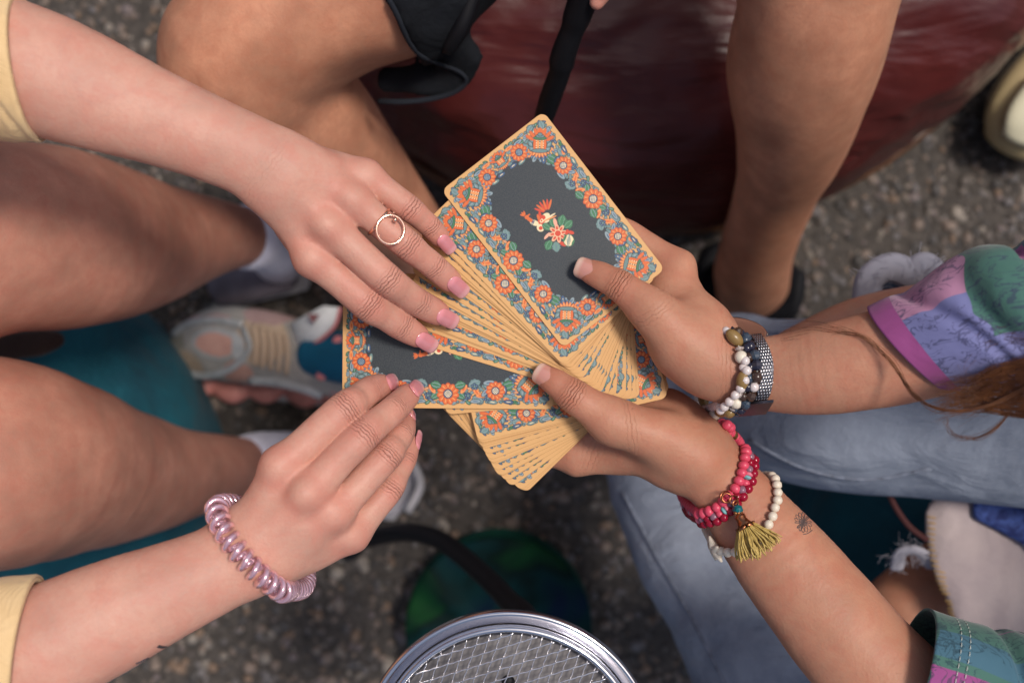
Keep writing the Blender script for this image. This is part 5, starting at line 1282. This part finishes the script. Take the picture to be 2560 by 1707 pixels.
def stone(name, c1, c2, rough=.3, vs=900, **k):
    m, t, b = mat(name); t.links.new(ramp(t, noise_tex(t, vs, 3, .6), [(0.35, c1), (0.6, c2)]), b.inputs['Base Color']); b.inputs['Roughness'].default_value = rough
    for a, v in k.items(): b.inputs[a.replace('_', ' ')].default_value = v
    return m
BM = {
 'coral': stone('coral_bead', (0.62, 0.045, 0.10), (0.72, 0.09, 0.15), .35, 420), 'ruby': stone('ruby_bead', (0.30, 0.0, 0.025), (0.45, 0.01, 0.04), .12, 300, Transmission_Weight=.25),
 'multi1': stone('teal_disc', (0.10, 0.35, 0.40), (0.25, 0.5, 0.5), .5), 'multi2': stone('yellow_disc', (0.70, 0.36, 0.02), (0.8, 0.5, 0.05), .5), 'multi3': stone('pink_disc', (0.70, 0.10, 0.20), (0.8, 0.25, 0.3), .5), 'smoky': stone('smoky_bead', (0.16, 0.10, 0.16), (0.32, 0.14, 0.18), .2),
 'bronze': stone('bronze_bead', (0.30, 0.12, 0.04), (0.42, 0.20, 0.08), .35, 500, Metallic=.8), 'ivory': stone('ivory_bead', (0.70, 0.61, 0.48), (0.80, 0.72, 0.60), .4), 'white': stone('white_bead', (0.78, 0.76, 0.72), (0.85, 0.83, 0.8), .3),
 'black': stone('black_bead', (0.012, 0.012, 0.022), (0.03, 0.028, 0.05), .12, 400), 'navy': stone('navy_bead', (0.012, 0.02, 0.04), (0.06, 0.085, 0.12), .25, 500), 'brown': stone('brown_bead', (0.03, 0.015, 0.01), (0.07, 0.04, 0.03), .15, 400),
 'olive': stone('olive_bead', (0.20, 0.12, 0.035), (0.30, 0.19, 0.07), .3, 200), 'pearl': stone('pearl_bead', (0.62, 0.54, 0.52), (0.74, 0.66, 0.64), .18, 200, Coat_Weight=.6), 'clear': stone('clear_bead', (0.70, 0.55, 0.50), (0.8, 0.7, 0.66), .08, 200, Transmission_Weight=.6), 'tealg': stone('teal_glass', (0.0, 0.07, 0.09), (0.0, 0.14, 0.16), .1, 300)}
# right wrist of person D (red strands, ivory strand with tassel)
def pix(z, ox, oy, pts): return [(ox+x/z, oy+y/z) for x, y in pts]
z4 = 2.24; z6 = 2.584; z5 = 2.613
pt, nr = surf_path(T4, pix(z4, 1100, 750, [(1575, 712), (1625, 740), (1668, 785), (1690, 850), (1688, 920), (1678, 990), (1655, 1050), (1620, 1095), (1570, 1150), (1510, 1180), (1450, 1180), (1400, 1150), (1368, 1115)]), .0030)
cp = close_under(pt, .040)
def seq_c(i):
    if i == 5: return ('bronze', 'round', .0034)
    if i in (4, 6): return ('bronze', 'disc', .0026)
    if 17 <= i <= 24: return (('multi1', 'multi3', 'multi2', 'white', 'bronze', 'multi1', 'multi3', 'bronze')[i-17], 'disc', .0031)
    return ('coral', 'barrel', .0033)
bracelet('bracelet', cp, seq_c, BM, 'coral pink bead bracelet, the strand nearest the palm on the lower wrist', jit=.0002)
pt2, _ = surf_path(T4, pix(z4, 1100, 750, [(1668, 735), (1700, 780), (1715, 850), (1718, 920), (1712, 990), (1690, 1060), (1655, 1115), (1610, 1165), (1550, 1205), (1480, 1213), (1420, 1190), (1375, 1150)]), .0030)
def seq_m(i): return [('smoky', 'round', .0026), ('coral', 'barrel', .0026), ('multi1', 'disc', .0027), ('multi3', 'disc', .0027), ('smoky', 'round', .0026), ('ruby', 'round', .0026)][(i*5) % 6]
bracelet('bracelet', close_under(pt2, .040), seq_m, BM, 'thin strand of mixed grey, pink and teal beads between two red strands', jit=.0002, seed=3)
pt3, _ = surf_path(T4, pix(z4, 1100, 750, [(1700, 800), (1738, 860), (1745, 930), (1740, 1000), (1722, 1060), (1690, 1115), (1640, 1175), (1580, 1225), (1500, 1240), (1430, 1220), (1385, 1185)]), .0030)
bracelet('bracelet', close_under(pt3, .040), lambda i: ('ruby', 'round', .0028), BM, 'dark ruby glass bead bracelet, the outer red strand on the lower wrist', jit=.0002)
wv_pts, _ = surf_path(T4, pix(z6, 1700, 1100, [(462, 140), (500, 165), (555, 215), (595, 270), (614, 340), (614, 400), (602, 460), (585, 515), (560, 572), (520, 640), (460, 690), (400, 712), (350, 716), (310, 712), (250, 690), (205, 650), (180, 600)]), .0028, 8)
def seq_w(i):
    if i == 33: return ('black', 'facet', .0024)
    return ('ivory', 'round', .0028)
wb = bracelet('bracelet', close_under(wv_pts, .044), seq_w, BM, 'ivory bead bracelet with a starfish charm, loose on the inked forearm', jit=.0002)
q = hit(T4, 1700+262/z6, 1100+690/z6, .004)
if q:
    c, n_ = q; parts = []; u, v, w_ = frame([1, .2, 0]); nn = unit(n_); u = unit(np.cross([0, 1, 0], nn)); v = np.cross(nn, u)
    for i in range(5):
        a = i*2*math.pi/5+.4; d = u*math.cos(a)+v*math.sin(a); parts.append(ringtube([c, c+d*.003, c+d*.0062, c+d*.0085], [.0028, .0024, .0014, .0006], 10))
    obj('starfish', *join(parts), BM['ivory'], wb)
def tassel():
    zz = z6; c0 = hit(T4, 1700+360/zz, 1100+392/zz, .008); cb = c0[0]
    a = hit(T4, 1700+378/zz, 1100+452/zz, .007)[0]; b_ = hit(T4, 1700+395/zz, 1100+492/zz, .008)[0]; c_ = hit(T4, 1700+435/zz, 1100+555/zz, .009)[0]; e = hit(T4, 1700+520/zz, 1100+745/zz, .006)[0]
    root = empty('tassel', tuple(b_), label='olive gold thread tassel with a copper cap hanging from the coral beads', cat='tassel')
    V, F = sphere(a, .0032, 8, 6); obj('bead', V, F, BM['tealg'], root, smooth=False)
    d = unit(c_-b_)
    V, F = ringtube([b_-d*.0015, b_-d*.0005, b_+d*.001, b_+d*.002, b_+d*.004, b_+d*.008, c_-d*.001, c_], [.0012, .0030, .0032, .0029, .0036, .0052, .0062, .0058], 22); obj('cap', V, F, M['copper'], root)
    for s_ in (0, 1, 2):
        V, F = sphere(b_-d*.0022+np.array([.0016*(s_-1), 0, .001]), .0011, 8, 6); obj('bead', V, F, BM['bronze'], root)
    r = np.random.default_rng(2); m, t, b = mat('gold_thread'); t.links.new(ramp(t, noise_tex(t, 300, 3), [(0.3, (0.36, 0.24, 0.05)), (0.7, (0.62, 0.46, 0.15))]), b.inputs['Base Color']); b.inputs['Roughness'].default_value = .6
    side = unit(np.cross(d, [0, 0, 1])); up = np.array([0, 0, 1.0]); L_ = np.linalg.norm(e-c_)*1.02; parts = []
    for i in range(130):
        k = r.uniform(-1, 1); hh = r.uniform(-1, 1)*math.sqrt(1-k*k*.9); ln = L_*r.uniform(.86, 1.04)*(1-.10*k*k)
        s0 = c_-d*.001+side*k*.0046+up*hh*.0042; mid = s0+d*ln*.5+side*k*.0052+side*r.normal()*.0006+up*(hh*.002); en = s0+d*ln+side*k*.0082+side*r.normal()*.0012+up*(hh*.003-.003)
        p = cr([s0, s0*.6+mid*.4+side*r.normal()*.0004, mid, mid*.5+en*.5+side*r.normal()*.0007, en], 5); parts.append(ringtube(p, .00042, 5))
    obj('threads', *join(parts), m, root, kind='stuff')
    # wire loops joining it to the beads
    for (x, y, rr) in ((300, 362, .0032), (308, 372, .0026), (350, 392, .0026), (362, 415, .0018)):
        q_ = hit(T4, 1700+x/zz, 1100+y/zz, .0075); cc = q_[0]; th = np.linspace(0, 2*math.pi, 22, endpoint=False); tl = .5*math.sin(x)
        V, F = ringtube([cc+np.array([rr*math.cos(t_), rr*math.sin(t_), rr*tl*math.cos(t_)]) for t_ in th], .00045, 6, closed=True); obj('wire_loop', V, F, M['copper'], root)
tassel()
# left wrist of person D: two bead strands, pearls, mesh watch
pb, _ = surf_path(T3, pix(z5, 1700, 600, [(330, 612), (385, 635), (430, 680), (470, 725), (497, 780), (506, 840), (505, 900), (488, 955), (465, 1005), (430, 1050), (380, 1090)]), .0032, 10)
def seq_b(i): return [('brown', 'facet', .0031), ('navy', 'facet', .0033), ('black', 'round', .0031), ('navy', 'facet', .0032), ('black', 'facet', .0033), ('brown', 'round', .0031), ('pearl', 'round', .0028) if i % 14 == 6 else ('black', 'round', .0031)][i % 7]
bracelet('bracelet', close_under(pb, .040), seq_b, BM, 'black and navy faceted bead bracelet against the watch band', jit=.0003)
pb2, _ = surf_path(T3, pix(z5, 1700, 600, [(340, 618), (395, 650), (425, 705), (445, 765), (455, 830), (455, 890), (445, 945), (420, 995), (390, 1040), (340, 1085), (290, 1110)]), .0030, 10)
bracelet('bracelet', close_under(pb2, .040), lambda i: (('black', 'round', .0029), ('navy', 'round', .0029), ('black', 'round', .0029), ('brown', 'round', .0028))[i % 4], BM, 'smooth black bead strand between the faceted beads and the olive beads', jit=.0003, seed=2)
pe, _ = surf_path(T3, pix(z5, 1700, 600, [(290, 605), (318, 640), (345, 668), (375, 730), (400, 790), (412, 850), (412, 920), (398, 980), (375, 1035), (325, 1085), (265, 1120), (200, 1150)]), .0034, 10)
def seq_e(i):
    k = i % 8; return [('olive', 'oval', .0040), ('clear', 'disc', .0026), ('ivory', 'round', .0036), ('pearl', 'round', .0024), ('olive', 'oval', .0040), ('clear', 'round', .0022), ('ivory', 'round', .0036), ('clear', 'disc', .0026)][k]
bracelet('bracelet', close_under(pe, .042), seq_e, BM, 'bracelet of oval olive and round cream beads on the upper wrist', jit=.0003)
pp, _ = surf_path(T3, pix(z5, 1700, 600, [(400, 780), (424, 800), (436, 850), (434, 895), (380, 975), (345, 1010), (310, 1040), (275, 1062), (240, 1080), (200, 1095), (165, 1102), (130, 1108)]), .0046, 10)
bracelet('bracelet', close_under(pp, .040), lambda i: ('pearl', 'round', .0027), BM, 'thin pearl bead bracelet nearest the palm on the upper wrist', jit=.0002)
def watch():
    root = None; zz = z5
    pL, nL = surf_path(T3, pix(zz, 1700, 600, [(452, 622), (490, 680), (512, 740), (524, 800), (528, 860), (522, 930), (505, 990), (480, 1040), (450, 1085)]), .0016, 8)
    pR, nR = surf_path(T3, pix(zz, 1700, 600, [(520, 622), (560, 680), (590, 740), (606, 800), (610, 860), (604, 930), (588, 990), (560, 1040), (520, 1085)]), .0016, 8)
    n = min(len(pL), len(pR)); pL, pR, nL = pL[:n], pR[:n], nL[:n]
    pLc, pRc = close_under(pL, .036), close_under(pR, .036)
    root = empty('wrist_watch', tuple(pL.mean(0)), label='wrist watch on a silver woven mesh band beside the dark beads', cat='watch')
    V = []; k = len(pLc); cen = (pLc.mean(0)+pRc.mean(0))/2; W = 9; F = []
    for i in range(k):
        for j in range(W):
            f = j/(W-1); p = pLc[i]*(1-f)+pRc[i]*f; V.append(p)
    V = np.array(V); nrm = unit_rows(V-np.repeat(((pLc+pRc)/2).mean(0)[None], len(V), 0)); Vo = V+nrm*.0009; n_ = len(V); VV = np.vstack([Vo, V])
    for i in range(k):
        i2 = (i+1) % k
        for j in range(W-1): F.append((i*W+j, i2*W+j, i2*W+j+1, i*W+j+1)); F.append((n_+i*W+j, n_+i*W+j+1, n_+i2*W+j+1, n_+i2*W+j))
        F.append((i*W, n_+i*W, n_+i2*W, i2*W)); F.append((i*W+W-1, i2*W+W-1, n_+i2*W+W-1, n_+i*W+W-1))
    V2, c = local(VV); me = mesh_data('band', V2, F)
    L = np.concatenate([[0], np.cumsum(np.linalg.norm(np.diff((pLc+pRc)/2, axis=0), axis=1))]); fattr(me, 'cs', np.concatenate([np.repeat(L, W)]*2)); fattr(me, 'ct', np.concatenate([np.tile(np.linspace(0, .0125, W), k)]*2))
    m, t, b = mat('milanese_steel'); cs, ct_ = att(t, 'cs'), att(t, 'ct')
    a_ = mth(t, 'SINE', mth(t, 'MULTIPLY', cs, 6283/3.6)); b2 = mth(t, 'SINE', mth(t, 'ADD', mth(t, 'MULTIPLY', ct_, 6283/2.6), mth(t, 'MULTIPLY', mth(t, 'SIGN', a_), 1.57)))
    h_ = mth(t, 'MULTIPLY', mth(t, 'ABSOLUTE', a_), mth(t, 'ADD', mth(t, 'MULTIPLY', b2, .5), .5))
    t.links.new(ramp(t, h_, [(0.0, (0.10, 0.095, 0.10)), (0.6, (0.85, 0.82, 0.84))]), b.inputs['Base Color']); b.inputs['Metallic'].default_value = 1; b.inputs['Roughness'].default_value = .28; bump(t, b, h_, .8, .0006)
    link('band', me, m, root, c)
    # folding clasp at the lower side and the case on the upper side
    q = hit(T3, 1700+510/zz, 600+1040/zz, .002)
    ca = pL[-4:-1].mean(0)*.5+pR[-4:-1].mean(0)*.5; dx = unit(pR[-2]-pL[-2]); tn = unit(pL[-1]-pL[-4]); nn = unit(np.cross(dx, tn)); nn = nn if nn[2] > 0 else -nn
    bx = []; 
    for sx in (-1, 1):
        for sy in (-1, 1):
            for sz in (0, 1): bx.append(ca+dx*sx*.0078+tn*sy*.0065+nn*(sz*.0018+.0004))
    obj('clasp', bx, [(0, 1, 3, 2), (4, 6, 7, 5), (0, 4, 5, 1), (2, 3, 7, 6), (0, 2, 6, 4), (1, 5, 7, 3)], M['steel_dull'], root, smooth=False)
    cc = (pL[0]+pR[0])/2+np.array([-.007, -.0025, -.012]); ax = unit([.1, .85, .45]); u_ = unit(np.cross(ax, [1, 0, 0])); v_ = np.cross(ax, u_); th = np.linspace(0, 2*math.pi, 40, endpoint=False); Vc = []
    for (r, z) in ((.0001, .007), (.0135, .007), (.0145, .0072), (.0155, .006), (.016, .003), (.0155, 0), (.0001, 0)):
        for a in th: Vc.append(cc+u_*r*math.cos(a)+v_*r*math.sin(a)+ax*z)
    Fc = [(i*40+j, (i+1)*40+j, (i+1)*40+(j+1) % 40, i*40+(j+1) % 40) for i in range(6) for j in range(40)]
    obj('case', Vc, Fc, M['steel'], root)
watch()
# ring of person A: slim band with an open circle and a small ball
def ring():
    z1 = 2.24; q = hit(T1, 400+1290/z1, 250+740/z1, 0); c, n_ = q; c = c+np.array([0, 0, .0022])
    Rr = 76/z1/2560*(CAM_Z-c[2])*1.0; root = empty('finger_ring', tuple(c), label='rose gold ring with an open circle and tiny ball on a finger', cat='ring')
    c = P(400+1290/z1, 250+726/z1, (CARD_D-(CAM_Z-c[2]))*1000)
    th = np.linspace(0, 2*math.pi, 60, endpoint=False); V, F = ringtube([c+np.array([Rr*math.cos(a), Rr*1.08*math.sin(a), -.0014*math.cos(a-.6)]) for a in th], .0008, 10, closed=True); obj('open_circle', V, F, M['rose_gold'], root)
    V, F = sphere(c+np.array([.0021+.0005, .0052, 0.0]), .0013, 14, 10); obj('ball', V, F, M['rose_gold'], root)
    a0 = P(*mcp1['r'][:3]); a1 = P(*f1['r'][0][1][:3]); u, v, w_ = frame(a1-a0); cc = a0*.52+a1*.48; rr = R(38, 40)*1.0
    V, F = ringtube([cc+v*rr*1.03*math.cos(a)+w_*rr*.98*math.sin(a) for a in th], .0009, 8, closed=True); obj('band', V, F, M['rose_gold'], root)
ring()
# coiled hair tie on person A's other wrist
def coil():
    z2 = 2.24; off = .0052
    pt, nr = surf_path(T2, pix(z2, 400, 850, [(425, 905), (385, 925), (352, 965), (350, 1010), (372, 1065), (410, 1125), (458, 1190), (515, 1250), (575, 1305), (640, 1352), (700, 1385), (760, 1400), (815, 1380)]), off, 10)
    cp = close_under(pt, .046); k_ = 5; n = len(cp); cp = np.array([sum(cp[(i+j) % n] for j in range(-k_, k_+1))/(2*k_+1) for i in range(n)])
    p, L = resample(cp); turns = int(L[-1]/.0060); N_ = turns*26; path = []; up = np.array([0, 0, 1.0]); cen = cp.mean(0)
    for i in range(N_):
        s = L[-1]*i/N_; c = at_len(p, L, s); d = unit(at_len(p, L, s+.001)-at_len(p, L, s-.001)); o = c-cen; o = unit(o-(o@d)*d); b_ = np.cross(d, o); a = 2*math.pi*i/26
        path.append(c+o*.0047*math.cos(a)+b_*.0047*math.sin(a))
    V, F = ringtube(path, .0018, 8, closed=True)
    m, t, b = mat('iridescent_plastic'); lw = N(t, 'ShaderNodeLayerWeight'); lw.inputs['Blend'].default_value = .4
    t.links.new(ramp(t, lw.outputs['Facing'], [(0.0, (0.86, 0.62, 0.74)), (0.3, (0.85, 0.46, 0.56)), (0.6, (0.78, 0.38, 0.38)), (1.0, (0.35, 0.22, 0.55))]), b.inputs['Base Color']); b.inputs['Roughness'].default_value = .12; b.inputs['Transmission Weight'].default_value = .5; b.inputs['Coat Weight'].default_value = 1; b.inputs['Coat Roughness'].default_value = .05; b.inputs['Thin Film Thickness'].default_value = 420; b.inputs['Thin Film IOR'].default_value = 1.4; b.inputs['Metallic'].default_value = .35
    tag(obj('hair_tie', V, F, m), 'pink iridescent coiled hair tie worn round the lower left wrist', 'hair tie')
coil()
# tattoos: thin ink shapes lying in the skin
M['ink'] = simple('tattoo_ink', (0.055, 0.045, 0.05), .6)
def tattoo(tree, lines, w_, parent, m=None, name='tattoo'):
    parts = []
    for ln in lines:
        p = []
        for x, y in cr(ln, 5):
            q = hit(tree, x, y, .00002)
            if q: p.append(q[0])
        if len(p) > 2: parts.append(ringtube(p, np.stack([np.full(len(p), w_), np.full(len(p), .00008)], 1), 6, up=(0, 0, 1)))
    if parts: obj(name, *join(parts), m or M['ink'], parent)
def lotus():
    c = np.array([1700+795/z6, 1100+530/z6]); ax = unit([.38, .92, ])[:2]; ay = np.array([ax[1], -ax[0]]); L = []
    def T_(u, v): return tuple(c+ax*u+ay*v)
    for s_ in (-1, 1):
        for k, (a, b_) in enumerate(((26, 0), (24, 9), (17, 15), (8, 18))): L.append([T_(0, 0), T_(s_*a*.5, b_*.6+5), T_(s_*a, b_), T_(s_*a*.5, b_*.6-5), T_(0, 0)])
        for k, (a, b_) in enumerate(((24, -9), (17, -15), (8, -18))): L.append([T_(0, 0), T_(s_*a*.5, b_*.6+5), T_(s_*a, b_), T_(s_*a*.5, b_*.6-5), T_(0, 0)])
    for rr in (5, 10): L.append([T_(rr*math.cos(a), rr*math.sin(a)) for a in np.linspace(0, 6.283, 12)])
    L.append([T_(-32, 6), T_(-30, 16), T_(-24, 20), T_(-22, 26)]); L.append([T_(28, -12), T_(30, 0), T_(27, 14)])
    tattoo(T4, L, .00028, pD, simple('soft_ink', (0.11, 0.075, 0.07), .6))
lotus()
z8 = 3.36
tattoo(T2, [pix(z8, 0, 1250, [(1325, 1224), (1345, 1230), (1370, 1234), (1400, 1230)])], .0011, pA)
tattoo(T2, [pix(z8, 0, 1250, [(1140, 1366), (1175, 1352), (1215, 1332), (1250, 1318)])], .0008, pA)
#--END--
print('objects', len(bpy.data.objects))
